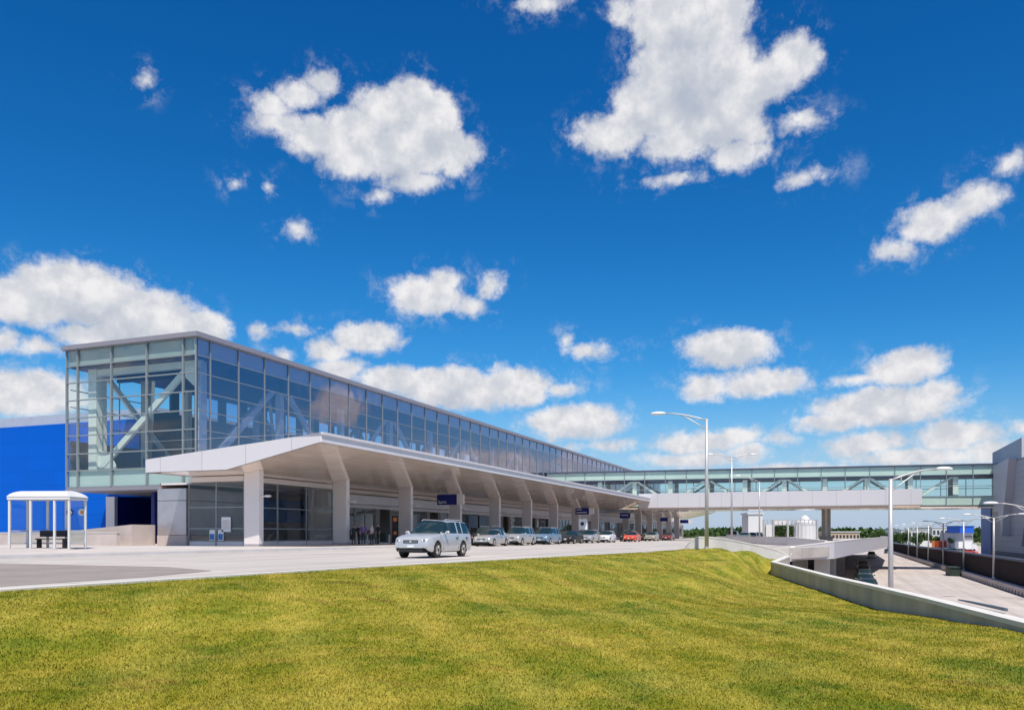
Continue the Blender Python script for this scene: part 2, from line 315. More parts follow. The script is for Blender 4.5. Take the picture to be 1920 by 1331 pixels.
# ------------------------------------------------------------------ mesh helpers
def tag(o, label=None, cat=None, group=None, kind=None):
    if label: o['label'] = label
    if cat: o['category'] = cat
    if group: o['group'] = group
    if kind: o['kind'] = kind
    return o
def thing(name, loc=(0, 0, 0), rz=0., label=None, cat=None, group=None):
    o = bpy.data.objects.new(name, None); COL.objects.link(o); o.location = loc; o.rotation_euler = (0, 0, rz); o.empty_display_size = .3
    return tag(o, label, cat, group)
class MB:
    def __init__(s): s.v = []; s.f = []; s.m = []; s.cur = 0
    def face(s, pts):
        n = len(s.v); s.v += [tuple(p) for p in pts]; s.f.append(tuple(range(n, n+len(pts)))); s.m.append(s.cur)
    def box(s, x0, x1, y0, y1, z0, z1):
        if x0 > x1: x0, x1 = x1, x0
        if y0 > y1: y0, y1 = y1, y0
        n = len(s.v); s.v += [(x0,y0,z0),(x1,y0,z0),(x1,y1,z0),(x0,y1,z0),(x0,y0,z1),(x1,y0,z1),(x1,y1,z1),(x0,y1,z1)]
        for q in ((3,2,1,0),(4,5,6,7),(0,1,5,4),(1,2,6,5),(2,3,7,6),(3,0,4,7)): s.f.append(tuple(n+i for i in q)); s.m.append(s.cur)
        return s
    def prism(s, poly, a, b, axis='y'):
        "extrude a 2D polygon along an axis from a to b"
        def P(u, w, t): return {'y': (u, t, w), 'x': (t, u, w), 'z': (u, w, t)}[axis]
        n = len(s.v); k = len(poly)
        s.v += [P(u, w, a) for u, w in poly] + [P(u, w, b) for u, w in poly]
        s.f.append(tuple(range(n, n+k))[::-1]); s.f.append(tuple(range(n+k, n+2*k))); s.m += [s.cur]*2
        for i in range(k):
            j = (i+1) % k; s.f.append((n+i, n+j, n+k+j, n+k+i)); s.m.append(s.cur)
        return s
    def tube(s, pts, rad, k=10, cap=True):
        pts = [Vector(p) for p in pts]
        rad = rad if isinstance(rad, (list, tuple)) else [rad]*len(pts); rings = []
        for i, p in enumerate(pts):
            d = (pts[min(i+1, len(pts)-1)]-pts[max(i-1, 0)]).normalized()
            a = d.cross(Vector((0, 0, 1)));
            if a.length < .05: a = d.cross(Vector((0, 1, 0)))
            a.normalize(); b = d.cross(a); n = len(s.v)
            s.v += [tuple(p+(a*math.cos(2*math.pi*j/k)+b*math.sin(2*math.pi*j/k))*rad[i]) for j in range(k)]; rings.append(n)
        for q in range(len(rings)-1):
            for j in range(k):
                s.f.append((rings[q]+j, rings[q]+(j+1) % k, rings[q+1]+(j+1) % k, rings[q+1]+j)); s.m.append(s.cur)
        if cap: s.f.append(tuple(rings[0]+j for j in range(k))); s.f.append(tuple(rings[-1]+j for j in range(k))[::-1]); s.m += [s.cur]*2
        return s
    def bar(s, a, b, w, h):
        "rectangular bar between two points; w sideways, h in the plane"
        a = Vector(a); b = Vector(b); d = (b-a).normalized(); up = Vector((0, 0, 1)) if abs(d.z) < .95 else Vector((0, 1, 0))
        sx = d.cross(up).normalized()*w/2; sy = sx.normalized().cross(d)*h/2; n = len(s.v)
        for p in (a, b): s.v += [tuple(p-sx-sy), tuple(p+sx-sy), tuple(p+sx+sy), tuple(p-sx+sy)]
        for q in ((3,2,1,0),(4,5,6,7),(0,1,5,4),(1,2,6,5),(2,3,7,6),(3,0,4,7)): s.f.append(tuple(n+i for i in q)); s.m.append(s.cur)
        return s
    def ellipsoid(s, c, r, k=12, rings=8):
        n = len(s.v)
        for i in range(rings+1):
            t = math.pi*i/rings
            for j in range(k):
                a = 2*math.pi*j/k; s.v.append((c[0]+r[0]*math.sin(t)*math.cos(a), c[1]+r[1]*math.sin(t)*math.sin(a), c[2]+r[2]*math.cos(t)))
        for i in range(rings):
            for j in range(k):
                s.f.append((n+i*k+j, n+i*k+(j+1) % k, n+(i+1)*k+(j+1) % k, n+(i+1)*k+j)); s.m.append(s.cur)
        return s
    def cyl(s, c, r, h, axis='z', k=20):
        a = Vector(c); d = {'x': Vector((1, 0, 0)), 'y': Vector((0, 1, 0)), 'z': Vector((0, 0, 1))}[axis]*h/2
        return s.tube([a-d, a+d], r, k)
    def build(s, name, m, parent=None, smooth=False, bevel=0., world=True):
        me = bpy.data.meshes.new(name); v = s.v
        if parent is not None and world:
            L = parent.location; root = parent
            ox, oy, oz = L
            pr = parent.parent
            while pr is not None: ox += pr.location.x; oy += pr.location.y; oz += pr.location.z; pr = pr.parent
            v = [(a-ox, b-oy, c-oz) for a, b, c in v]
        me.from_pydata(v, [], s.f); 
        for x in (m if isinstance(m, (list, tuple)) else [m]): me.materials.append(x)
        if any(s.m): me.polygons.foreach_set('material_index', s.m)
        bm = bmesh.new(); bm.from_mesh(me); bmesh.ops.remove_doubles(bm, verts=bm.verts, dist=1e-5) if smooth else None
        bmesh.ops.recalc_face_normals(bm, faces=bm.faces); bm.to_mesh(me); bm.free()
        if smooth: me.polygons.foreach_set('use_smooth', [True]*len(me.polygons))
        o = bpy.data.objects.new(name, me); COL.objects.link(o); o.parent = parent
        if bevel: 
            bv = o.modifiers.new('bevel', 'BEVEL'); bv.width = bevel; bv.segments = 2; bv.limit_method = 'ANGLE'
        return o
def struct(name, mb, m, **k): return tag(mb.build(name, m, None, **k), kind='structure')
def children(o): return [c for c in COL.objects if c.parent == o]
def copy_tree(o, parent=None, kids=None):
    c = o.copy(); COL.objects.link(c); c.parent = parent
    for ch in (kids or KIDS).get(o.name, []): copy_tree(ch, c, kids)
    return c
KIDS = {}
def index_kids():
    KIDS.clear()
    for o in COL.objects:
        if o.parent: KIDS.setdefault(o.parent.name, []).append(o)
def text_mesh(txt, size, m, name, parent, loc, rot, depth=.01):
    cu = bpy.data.curves.new('t', 'FONT'); cu.body = txt; cu.size = size; cu.extrude = depth; cu.align_x = 'LEFT'
    t = bpy.data.objects.new('t', cu); COL.objects.link(t); dg = bpy.context.evaluated_depsgraph_get(); dg.update()
    me = bpy.data.meshes.new_from_object(t.evaluated_get(dg)); COL.objects.unlink(t); bpy.data.objects.remove(t)
    o = bpy.data.objects.new(name, me); me.materials.clear(); me.materials.append(m); COL.objects.link(o); o.parent = parent; o.location = loc; o.rotation_euler = rot
    return o

# ------------------------------------------------------------------ ground, roads, lawn
LOW = -4.8
b = MB(); S = 3500; b.face([(-S, -S, -5.05), (S, -S, -5.05), (S, S, -5.05), (-S, S, -5.05)]); struct('ground', b, M['ground'])
b = MB(); b.face([(-28, 5, LOW), (16.2, 5, LOW), (16.2, 330, LOW), (30, 520, LOW), (-28, 520, LOW)]); struct('lower_road', b, M['conc_low'])
deck = [(-12.9,-25),(-12.6,9),(-12.3,20),(-11.2,31),(-9.9,42),(-9.2,54.6),(-8.4,54.0),(-7.4,55.4),(-5.75,59.3),(-4.2,62.6),(-3.2,63.5),(-.3,72.9),(1.8,93),(4.8,120),(8.5,157),(11.6,208),(12,262)]
b = MB(); b.prism([(-31, -25)]+deck+[(-31, 262)], -.8, 0., 'z'); struct('road', b, M['conc_road'])
b = MB(); b.face([(-26.5, 19.6, .006), (-27.5, -25, .006), (-13.6, -25, .006), (-14.4, 10.9, .006), (-14.6, 14.5, .006), (-15.4, 17.5, .006), (-18.5, 19.2, .006)]); struct('asphalt_lane', b, M['asph'])
# sidewalk with kerb
b = MB(); n0 = None
def walk_z(x, y):
    t = min(1, max(0, (46-y)/8)); s = min(1, max(0, (-31-x)/4.5)); return .15 + t*s*.17
ys = [-25]+list(range(-20, 50, 4))+[60, 100, 150, 262]; xs = [-31, -31.6, -33, -35.5, -44, -60, -100, -160]
for i in range(len(ys)-1):
    for j in range(len(xs)-1):
        q = [(xs[j], ys[i]), (xs[j], ys[i+1]), (xs[j+1], ys[i+1]), (xs[j+1], ys[i])]
        b.face([(x, y, walk_z(x, y)) for x, y in q])
struct('sidewalk', b, M['walk'])
b = MB(); b.box(-31, -30.82, -25, 262, .0, .154); struct('kerb', b, M['conc_lt'])
b = MB(); kp = deck[:6]
for (xa, ya), (xb, yb) in zip(kp, kp[1:]):
    nseg = max(1, int((yb-ya)/3))
    for k in range(nseg):
        t0, t1 = k/nseg, (k+1)/nseg-.012/nseg; x0, x1 = xa+(xb-xa)*t0, xa+(xb-xa)*t1; y0, y1 = ya+(yb-ya)*t0, ya+(yb-ya)*t1
        n = len(b.v); b.v += [(x0-.22, y0, -.1), (x0+.02, y0, -.1), (x0+.02, y0, .075), (x0-.20, y0, .075), (x1-.22, y1, -.1), (x1+.02, y1, -.1), (x1+.02, y1, .075), (x1-.20, y1, .075)]
        for q in ((0,1,2,3),(7,6,5,4),(0,4,5,1),(1,5,6,2),(2,6,7,3),(3,7,4,0)): b.f.append(tuple(n+i for i in q)); b.m.append(0)
struct('lawn_kerb', b, M['conc_top'])
b = MB(); b.box(-160, -31.02, -25, 262, -5, .12); struct('terrace', b, M['conc'])

wallx = [(-25, 9.5), (5, 5.9), (18, 3.3), (23.9, 2.3), (28.9, 1.36), (36.4, -.2), (55.2, -3.7), (63.3, -3.2)]
leftx = [(-25, -12.9), (9, -12.6), (20, -12.3), (31, -11.2), (42, -9.9), (53.8, -9.25), (55.4, -7.4), (59.2, -5.75), (62.4, -4.2), (63.3, -3.2)]
def lerp_tab(t, y):
    for (a, xa), (c, xc) in zip(t, t[1:]):
        if y <= c: return xa+(xc-xa)*(y-a)/(c-a)
    return t[-1][1]
WB = [(-3.7,55.2,-1.58),(-1.9,46,-1.52),(-.2,36.4,-1.42),(.6,32,-1.44),(1.36,28.9,-1.43),(2.3,23.9,-1.16),(3.3,18,-.85),(4.8,9,-.82),(5.9,5,-.8),(9,-25,-.8)]
ctl = [(x, y, .03) for y, x in ((-25, -12.9), (-15, -12.8), (-5, -12.7), (5, -12.6), (12, -12.5), (20, -12.3), (26, -11.8), (31, -11.2), (37, -10.5), (42, -9.9), (48, -9.5))]
ctl += [(-9.2, 54, .06), (-7.4, 55, .12), (-7, 52, .15), (-8, 47, .10), (-6, 58.3, -.1), (-4.4, 61.3, -.74), (-3.5, 62.7, -1.0), (-3.7, 55.2, -1.58), (-1.9, 46, -1.52), (-.2, 36.4, -1.42), (1.36, 28.9, -1.43), (2.3, 23.9, -1.16), (3.3, 18, -.85),
        (0, 0, -.66), (0, 8, -.70), (-6, 7, -.42), (-5, 18, -.52), (-6, 30, -.38), (-5.5, 42, -.28), (4.8, 9, -.78), (6, -5, -.8), (0, -15, -.7), (-6.3, 50, .02), (-5.6, 55, -.35), (-1, 20, -.85), (9, -25, -.8)]
for (xa, ya, za), (xb, yb, zb) in zip(WB, WB[1:]):
    for k in range(6): t = k/6; ctl.append((xa+(xb-xa)*t, ya+(yb-ya)*t, za+(zb-za)*t))
for (ya, xa), (yb, xb) in zip(leftx[:5], leftx[1:5]):
    for k in range(9): t = k/9; ctl.append((xa+(xb-xa)*t, ya+(yb-ya)*t, .03))
C = np.array(ctl)
def lawn_z(x, y):
    d2 = (C[:, 0]-x)**2 + ((C[:, 1]-y)*.7)**2 + .15
    w = 1/d2**1.7; return float((w*C[:, 2]).sum()/w.sum())
b = MB(); NY, NX = 110, 40; yy = [-25+(63.2+25)*(i/NY) for i in range(NY+1)]; grid = []
for y in yy:
    l, r = lerp_tab(leftx, y), lerp_tab(wallx, y); row = []
    for j in range(NX+1):
        x = l+(r-l)*j/NX; z = lawn_z(x, y)
        if j > 0: z += .025*noise.noise(Vector((x*.6, y*.6, 0)))
        row.append((x, y, z))
    grid.append(row)
for row in grid: b.v += row
for i in range(NY):
    for j in range(NX):
        n = i*(NX+1)+j; b.f.append((n, n+1, n+NX+2, n+NX+1)); b.m.append(0)
struct('lawn', b, M['grass'], smooth=True)
b = MB()   # soil under the lawn edge
for i in range(NY):
    p, q = grid[i][0], grid[i+1][0]; b.face([p, q, (q[0], q[1], -5), (p[0], p[1], -5)])
struct('bank', b, M['grass'])
# grass blades: dense close to the camera, sparser further off
def blades():
    V = []; gz = np.array([[c[2] for c in r] for r in grid]); 
    tot = 620000
    # sample distance with density ~ 1/d^2 in plan inside the view wedge
    d = 5.0*(60./5.0)**rng.random(tot); r = rng.uniform(-.70, .70, tot)
    X = d*(r*CA-SA); Y = d*(r*SA+CA)
    ly = np.interp(Y, [a for a, _ in leftx], [c for _, c in leftx]); ry = np.interp(Y, [a for a, _ in wallx], [c for _, c in wallx])
    ok = (X > ly-.03) & (X < ry-.18) & (Y < 63); X, Y, d, ly, ry = X[ok], Y[ok], d[ok], ly[ok], ry[ok]
    fi = (Y+25)/(63.2+25)*NY; fj = (X-ly)/(ry-ly)*NX; i0 = np.clip(fi.astype(int), 0, NY-1); j0 = np.clip(fj.astype(int), 0, NX-1); a = fi-i0; c = fj-j0
    Z = gz[i0, j0]*(1-a)*(1-c)+gz[i0+1, j0]*a*(1-c)+gz[i0, j0+1]*(1-a)*c+gz[i0+1, j0+1]*a*c
    n = len(X); th = rng.uniform(0, 2*math.pi, n); w = .003+.0006*d; h = rng.uniform(.012, .032, n)*(1+.006*d); ln = rng.uniform(.005, .035, n); ph = rng.uniform(0, 2*math.pi, n)
    P = np.zeros((n, 3, 3)); P[:, 0, 0] = X-np.cos(th)*w; P[:, 0, 1] = Y-np.sin(th)*w; P[:, 0, 2] = Z-.01
    P[:, 1, 0] = X+np.cos(th)*w; P[:, 1, 1] = Y+np.sin(th)*w; P[:, 1, 2] = Z-.01
    P[:, 2, 0] = X+np.cos(ph)*ln; P[:, 2, 1] = Y+np.sin(ph)*ln; P[:, 2, 2] = Z+h
    me = bpy.data.meshes.new('grass'); me.vertices.add(3*n); me.vertices.foreach_set('co', P.reshape(-1).astype(np.float32))
    me.loops.add(3*n); me.loops.foreach_set('vertex_index', np.arange(3*n, dtype=np.int32)); me.polygons.add(n)
    me.polygons.foreach_set('loop_start', np.arange(0, 3*n, 3, dtype=np.int32)); me.update(calc_edges=True); me.materials.append(M['blade'])
    o = bpy.data.objects.new('grass', me); COL.objects.link(o); tag(o, 'short sunlit olive and yellow grass covering the sloping lawn in front', 'grass', kind='stuff')
blades()

# ------------------------------------------------------------------ retaining walls and parapets
def wall_strip(pts, th, zlow, name, m1, m2, label, cat, cope=.10, over=.04, parent=None):
    "pts: (x, y, ztop); a wall following them down to zlow, with a lighter coping"
    t = thing(name, (pts[0][0], pts[0][1], zlow), 0, label, cat); body = MB(); top = MB(); P = [Vector((p[0], p[1], 0)) for p in pts]; nrm = []
    for i in range(len(P)):
        d = (P[min(i+1, len(P)-1)]-P[max(i-1, 0)]).normalized(); nrm.append(Vector((d.y, -d.x, 0)))
    def strip(mb, w, off, z0f, z1f):
        n = len(mb.v)
        for p, nn, q in zip(P, nrm, pts):
            a = p+nn*(off-w/2); c = p+nn*(off+w/2); z0, z1 = z0f(q), z1f(q); mb.v += [(a.x, a.y, z0), (c.x, c.y, z0), (c.x, c.y, z1), (a.x, a.y, z1)]
        for i in range(len(P)-1):
            k = n+4*i
            for u in range(4): mb.f.append((k+u, k+(u+1) % 4, k+4+(u+1) % 4, k+4+u)); mb.m.append(0)
        mb.f.append((n, n+1, n+2, n+3)); k = n+4*(len(P)-1); mb.f.append((k+3, k+2, k+1, k)); mb.m += [0, 0]
    strip(body, th, 0, lambda q: zlow, lambda q: q[2]-cope); strip(top, th+over, 0, lambda q: q[2]-cope+.002, lambda q: q[2])
    body.build('wall_body', m1, t); top.build('coping', m2, t); return t
def smooth_pts(pts, k=6):
    out = []
    for i in range(len(pts)-1):
        p0, p1, p2, p3 = [Vector(pts[max(0, min(len(pts)-1, j))]) for j in (i-1, i, i+1, i+2)]
        for s in range(k):
            t = s/k; out.append(tuple(.5*((2*p1)+(-p0+p2)*t+(2*p0-5*p1+4*p2-p3)*t*t+(-p0+3*p1-3*p2+p3)*t**3)))
    out.append(tuple(pts[-1])); return out
wall_strip([(-9.25, 54.3, .06), (-8.85, 54.2, .55), (-8.4, 54.2, .86)]+smooth_pts([(-8.38, 54.2, .865), (-7.4, 55.3, .82), (-5.75, 59.2, .42), (-4.2, 62.4, -.06), (-3.35, 63.5, -.5)])[1:], .3, -4.9, 'retaining_wall', M['conc_lt'], M['conc_top'], 'low pale concrete wall curving over the crest of the lawn beside the tall lamp post', 'wall')
wall_strip([(-3.3, 63.3, -.56), (-3.75, 55.3, -.74)]+[(-3.6, 54.9, -.745), (-.2, 36.4, -.72), (1.36, 28.9, -.70), (2.3, 23.9, -.68), (3.3, 18, -.66), (5.9, 5, -.66), (9.5, -25, -.7)], .3, -4.9, 'retaining_wall', M['conc'], M['conc_top'], 'long grey concrete retaining wall running down the right side of the lawn', 'wall')  # darker concrete than the curved wall, its shade put into the colour
wall_strip([(-3.22, 63.75, -.45), (-3.2, 64.6, -.15), (-3.1, 67.5, .1), (-.3, 72.9, .42), (1.8, 93, .55), (4.8, 120, .62), (8.5, 157, .70), (11.6, 208, .75), (12, 262, .75)], .3, -.98, 'parapet', M['lav'], M['conc_top'], 'white parapet along the edge of the raised road above the lower roadway', 'parapet', cope=.05)
bx = [at(1345, 118), at(1400, 100), at(1440, 84), at(1480, 76)]
wall_strip([(x, y, .80) for x, y in bx]+[(-.8, 75.5, .5)], .25, -.02, 'barrier', M['column'], M['conc_top'], 'dark grey concrete road barrier seen just over the curved pale wall', 'barrier', cope=.05)
# piers that carry the raised road
for i, (px, d) in enumerate([(1541, 74), (1556, 92), (1575, 118), (1500, 76)]):
    x, y = at(px, d); t = thing('road_pier', (x, y, LOW), 0, ['pale concrete pier under the raised road nearest the long grey wall', 'concrete pier in shade behind the front pier under the raised road', 'farthest concrete pier under the raised road beside parked cars', 'dark concrete pier at the left end under the raised road'][i], 'pier', 'piers under the raised road')
    MB().box(x-.65, x+.65, y-.6, y+.6, LOW, -1.1).build('shaft', M['conc_lt'], t, bevel=.04); MB().box(x-.9, x+.9, y-.8, y+.8, -1.1, -.82).build('cap', M['conc'], t)

# ------------------------------------------------------------------ terminal building
TX, TB, TY0, TY1 = -51.9, -67.2, 57.0, 262.0
ZS = [5.4, 6.95, 8.5, 10.2, 11.85, 13.5, 15.15, 16.7, 18.2]
term = thing('terminal_building', (-59.5, 150, 0), 0, 'long glass walled airport terminal raised over the kerbside canopy', 'terminal')
b = MB(); b.box(TB-.35, TX+.4, TY0-.4, TY1+.3, 18.22, 18.62); b.build('roof', M['roofedge'], term)
b = MB(); b.box(TB-.1, TX+.12, TY0-.14, TY1, 5.02, 5.34); b.build('floor_edge', M['roofedge'], term)
b = MB(); b.box(TB+.15, TX-.15, TY0+.15, TY1, 6.6, 6.9); b.build('interior_floor', M['floor_in'], term)
b = MB(); b.box(TB+.15, TX-.9, TY0+.9, TY1, 16.62, 16.8); b.build('interior_ceiling', M['ceil'], term)
b = MB(); b.box(TX-1.6, TX-1.2, TY0+6, TY1, 15.5, 16.6); b.box(-64.5, TX-1.6, TY0+3.2, TY0+3.5, 15.6, 16.6); b.build('slot_shade_beam', M['slot'], term)  # navy colour stands in for the shade in the ceiling slot
b = MB(); b.box(TX-.35, TX-.12, TY0+.12, TY1, 16.72, 18.15); b.build('upper_spandrel', mat('pale_spandrel', (.80, .82, .78), .5), term); b = MB(); b.box(TB+.12, TX-.37, TY0+.12, TY0+.35, 16.72, 18.15); b.build('upper_spandrel', M['spand'], term)
b = MB(); b.box(TX-.35, TX-.12, TY0+.12, TY1, 5.42, 6.9); b.box(TB+.12, TX-.12, TY0+.12, TY0+.35, 5.42, 6.9); b.build('lower_spandrel', M['spand_b'], term)
b = MB(); b.box(TB, TB+.3, 66, TY1, 5.4, 14.1); b.box(TB, TB+.3, 57.3, 66, 5.4, 9.8); b.box(TB, TB+.3, TY0+.3, TY1, 16.62, 18.2)
y = 66.
while y < 150:
    b.box(TB, TB+.3, y, y+1.15, 14.1, 16.62); y += 3.75
b.box(TB, TB+.3, y, TY1, 14.1, 16.62); b.box(TB+.3, TX-.4, TY1-.4, TY1, 6.9, 16.6)
b.build('back_wall', M['dark_in'], term)
b = MB()
for z in (11.4, 13.0, 14.6): b.box(TB+.02, TB+.12, 57.3, 66, z-.04, z+.04)
for y in (60, 63): b.box(TB+.02, TB+.12, y-.04, y+.04, 9.8, 16.6)
b.build('back_mullions', M['mull'], term)
def bay(x0, y0, x1, y1, end):
    g = MB(); g.face([(x0, y0, ZS[0]), (x1, y1, ZS[0]), (x1, y1, ZS[-1]), (x0, y0, ZS[-1])])
    o = g.build('glass_bay', M['gl_end'] if end else M['gl'], term)
    f = MB(); w = .07
    if end:
        f.box(x0-.06, x0+.06, y0-.16, y0+.08, ZS[0], ZS[-1])
        for z in ZS: f.box(x0+.06, x1-.06, y0-.10, y0+.06, z-w*.7, z+w*.7)
    else:
        f.box(x0-.08, x0+.09, y0-.05, y0+.05, ZS[0], ZS[-1])
        for z in ZS: f.box(x0-.06, x0+.03, y0+.05, y1-.05, z-w*.5, z+w*.5)
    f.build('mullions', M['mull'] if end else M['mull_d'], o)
ex = [TB, -65.8, -61.65, -57.45, -53.3, TX]
for a, c in zip(ex, ex[1:]): bay(a, TY0, c, TY0, True)
b = MB(); b.box(TX-.09, TX+.09, TY0-.09, TY0+.09, 5.35, 18.22); b.build('corner_post', M['mull'], term)
ly = [TY0, 58.7]
while ly[-1]+3.75 < TY1: ly.append(ly[-1]+3.75)
for a, c in zip(ly, ly[1:]): bay(TX, a, TX, c, False)
# roof truss frames behind the glass
def ibar(a, c, w, name='truss_brace'):
    mb = MB(); mb.bar(a, c, w*.55, w); mb.build(name, M['truss'], term)
fy = [59.3+11.25*i for i in range(13)]
for i, y in enumerate(fy):
    b = MB(); b.box(TX-1.75, TX-1.2, y-.35, y+.35, 6.9, 16.6); b.build('truss_post', M['truss'], term)
    if i < 7: b = MB(); b.box(-65.6, -65.1, y-.3, y+.3, 6.9, 16.6); b.build('truss_post', M['truss'], term)
    if i < len(fy)-1:
        up = i % 2 == 0; z0, z1 = (7.1, 16.2) if up else (16.2, 7.1)
        ibar((TX-1.45, y+.5, z0), (TX-1.45, fy[i+1]-.5, z1), .6)
        if i < 6: ibar((-65.4, y+.5, z1), (-65.4, fy[i+1]-.5, z0), .5)
# end frame with gusset plates
ibar((-64.8, TY0+1.6, 7.2), (-54.0, TY0+1.6, 16.2), .55)
b = MB(); b.box(-65.9, -64.9, TY0+1.2, TY0+1.9, 6.9, 16.6); b.build('truss_post', M['truss'], term)
b = MB(); b.prism([(-64.9, 6.9), (-62.6, 6.9), (-63.4, 8.3), (-64.9, 9.0)], TY0+1.5, TY0+1.7, 'y'); b.prism([(-53.4, 16.5), (-55.2, 16.5), (-54.6, 15.2), (-53.4, 14.2)], TY0+1.5, TY0+1.7, 'y'); b.build('gusset_plate', M['truss'], term)
b = MB(); b.box(-66, -52.6, TY0+1.3, TY0+1.8, 15.95, 16.55); b.build('truss_beam', M['truss'], term)
ibar((-66.2, TY0+9, 7.6), (-60.2, TY0+3.5, 15.6), .5); ibar((-60, TY0+22, 7.2), (-54.2, TY0+13, 14.5), .5)
b = MB(); b.box(-63.3, -62.5, TY0+5, TY0+5.6, 6.9, 16.6); b.build('interior_core', M['lightin'], term)
b = MB()
for y in range(60, 250, 9): b.box(-66.6, -61.5, y+3, y+3.25, 6.9, 9.4); b.box(-61, -57, y, y+.3, 6.9, 8.2)
b.build('interior_partition', M['slot'], term)

# ground floor under the glass box
gf = thing('entrance_hall', (-45, 100, .15), 0, 'shadowed ground floor of ticket hall shopfronts behind the canopy columns', 'shopfront')
b = MB(); b.box(-49.2, -41.2, 50.3, 61.3, .155, .19); b.box(-49.2, -43.7, 61.3, 74, .155, .19); b.box(-60, -43.7, 74, 255, .155, .19); b.build('floor', M['floor_in'], gf)
b = MB(); b.box(-60.3, -60, 74.2, 255, .15, 5.0); b.box(-49.3, -49.2, 50.2, 74, .15, 5.0); b.box(-60, -49.3, 74, 74.2, .15, 5.0); b.box(-60, -43.6, 254.8, 255, .15, 5); b.build('rear_wall', M['wood'], gf)
b = MB(); b.box(-49.3, -46.2, 50.2, 74, 5.0-.14, 5.0); b.box(-60, -46.2, 74, 255, 4.86, 5.0); b.box(-46.2, -41.05, 49.95, 61.6, 4.98, 5.38); b.box(-46.2, -43.4, 61.6, 255, 4.98, 5.38); b.build('ceiling', M['column'], gf)
def shopfront(x0, y0, x1, y1, n, name='shopfront_bay', door=False):
    dx, dy = (x1-x0), (y1-y0); along_y = abs(dy) > abs(dx)
    g = MB(); g.face([(x0, y0, .5), (x1, y1, .5), (x1, y1, 4.9), (x0, y0, 4.9)]); o = g.build(name, M['gl_shop'], gf)
    f = MB()
    for i in range(n+1):
        cx, cy = x0+dx*i/n, y0+dy*i/n; f.box(cx-.05, cx+.05, cy-.05, cy+.05, .15, 4.9)
    for z, h in ((.5, .04), (1.45, .04), (3.05, .035)):
        if along_y: f.box(x0-.04, x0+.04, y0+.05, y1-.05, z-h, z+h)
        else: f.box(x0+.05, x1-.05, y0-.04, y0+.04, z-h, z+h)
    f.build('frame', M['mull'], o)
    s = MB()
    if along_y: s.box(x0-.05, x0+.05, y0+.05, y1-.05, .15, .46)
    else: s.box(x0+.05, x1-.05, y0-.05, y0+.05, .15, .46)
    s.build('sill_panel', M['column'], o)
shopfront(-46.2, 50, -41, 50, 2); shopfront(-41, 50.1, -41, 61.5, 3)
b = MB(); b.box(-43.5, -41, 61.5, 61.6, .15, 4.98); b.build('return_wall', M['column'], gf)
y = 61.6; k = 0
while y < 150:
    if k % 3 != 0: shopfront(-43.5, y+.1, -43.5, y+3.73, 2)
    else:
        b = MB(); b.box(-43.6, -43.4, y+.1, y+.9, .15, 4.9); b.box(-43.6, -43.4, y+3.0, y+3.73, .15, 4.9); b.build('door_surround', M['wood'], gf)
    y += 3.73; k += 1
while y < 250:
    shopfront(-43.5, y+.1, -43.5, y+11.1, 4); y += 11.2
b = MB(); b.box(-43.3, -42.6, 61.8, 250, 3.95, 4.75); b.build('lintel_band', M['white_y'], gf)
b = MB(); b.box(-43.5, -43.3, 61.8, 250, 3.6, 4.9); b.build('lintel_back', M['column'], gf)
# interior pieces glimpsed through the glass
def ibox(name, m, *a): MB().box(*a).build(name, m, gf)
ibox('blue_wall_panel', M['bluei'], -49.1, -48.95, 62, 72, 2.2, 4.3); ibox('blue_wall_panel', M['bluei'], -47.6, -47.4, 55.5, 61.0, 2.3, 4.4)
for yy_, m_ in ((97, 'teal'), (100, 'teal'), (128, 'teal'), (146, 'teal')): ibox('screen_panel', M[m_], -43.45, -43.30, yy_-1.7, yy_+1.7, 1.9, 3.5)
for yy_ in (84, 96, 108): ibox('pale_wall_panel', M['lightin'], -49.15 if yy_ < 74 else -52, -48.9 if yy_ < 74 else -51.7, yy_, yy_+9, .2, 4.2)
for yy_ in (53, 57, 75, 82, 92, 104, 118): ibox('counter', M['lightin'], -48.3, -47.5, yy_, yy_+2.6, .2, 1.25)
for yy_ in (68, 70.5): ibox('monitor', M['black'], -48.85, -48.75, yy_, yy_+1.6, 2.9, 3.7)
# stainless block, blue wall, recess
o = thing('steel_kiosk', (-47.8, 50, .15), 0, 'plain stainless steel clad block beside the first shop window', 'kiosk')
MB().box(-49.12, -46.32, 49.75, 56.5, 3.62, 4.55).build('upper_panel', M['steel'], o, bevel=.03); MB().box(-49.12, -46.32, 49.75, 56.5, .95, 3.6).build('lower_panel', M['steel'], o, bevel=.03); MB().box(-49.1, -46.3, 49.7, 56.5, .12, .94).build('plinth', M['pink'], o)
bw = thing('blue_building', (-100, 66, 0), 0, 'bright blue panelled wing at the far left behind the bus shelter', 'building')
b = MB(); b.box(-175, -71.8, 66, 82, 0, 13.1); b.box(-71.8, -67.6, 66, 82, 5, 13.1); b.build('wall', M['blue'], bw)
b = MB(); b.box(-175, -74, 75, 110, 13.1, 15.9); b.build('upper_roof', M['graybld'], bw)
b = MB(); b.box(-71.8, -70.6, 65.6, 66, 0, 5); b.build('jamb', M['column'], bw)
b = MB(); b.box(-70.6, -49, 74, 74.4, 0, 5.0); b.box(-71, -70.6, 66, 74, 0, 5); b.build('recess_wall', M['navy'], bw)  # navy puts the shade on the blue recess walls into their colour
b = MB(); b.box(-60, -59.6, 60, 74, 0, 5.0); b.build('recess_side', M['navy'], bw)
t = thing('low_wall', (-70, 46, .25), 0, 'low pinkish concrete wall behind the bus shelter', 'wall')
MB().box(-170, -49.3, 46, 46.3, .2, 1.10).build('wall_body', M['pink'], t); MB().box(-170, -49.25, 45.97, 46.33, 1.103, 1.17).build('coping', M['conc_top'], t)
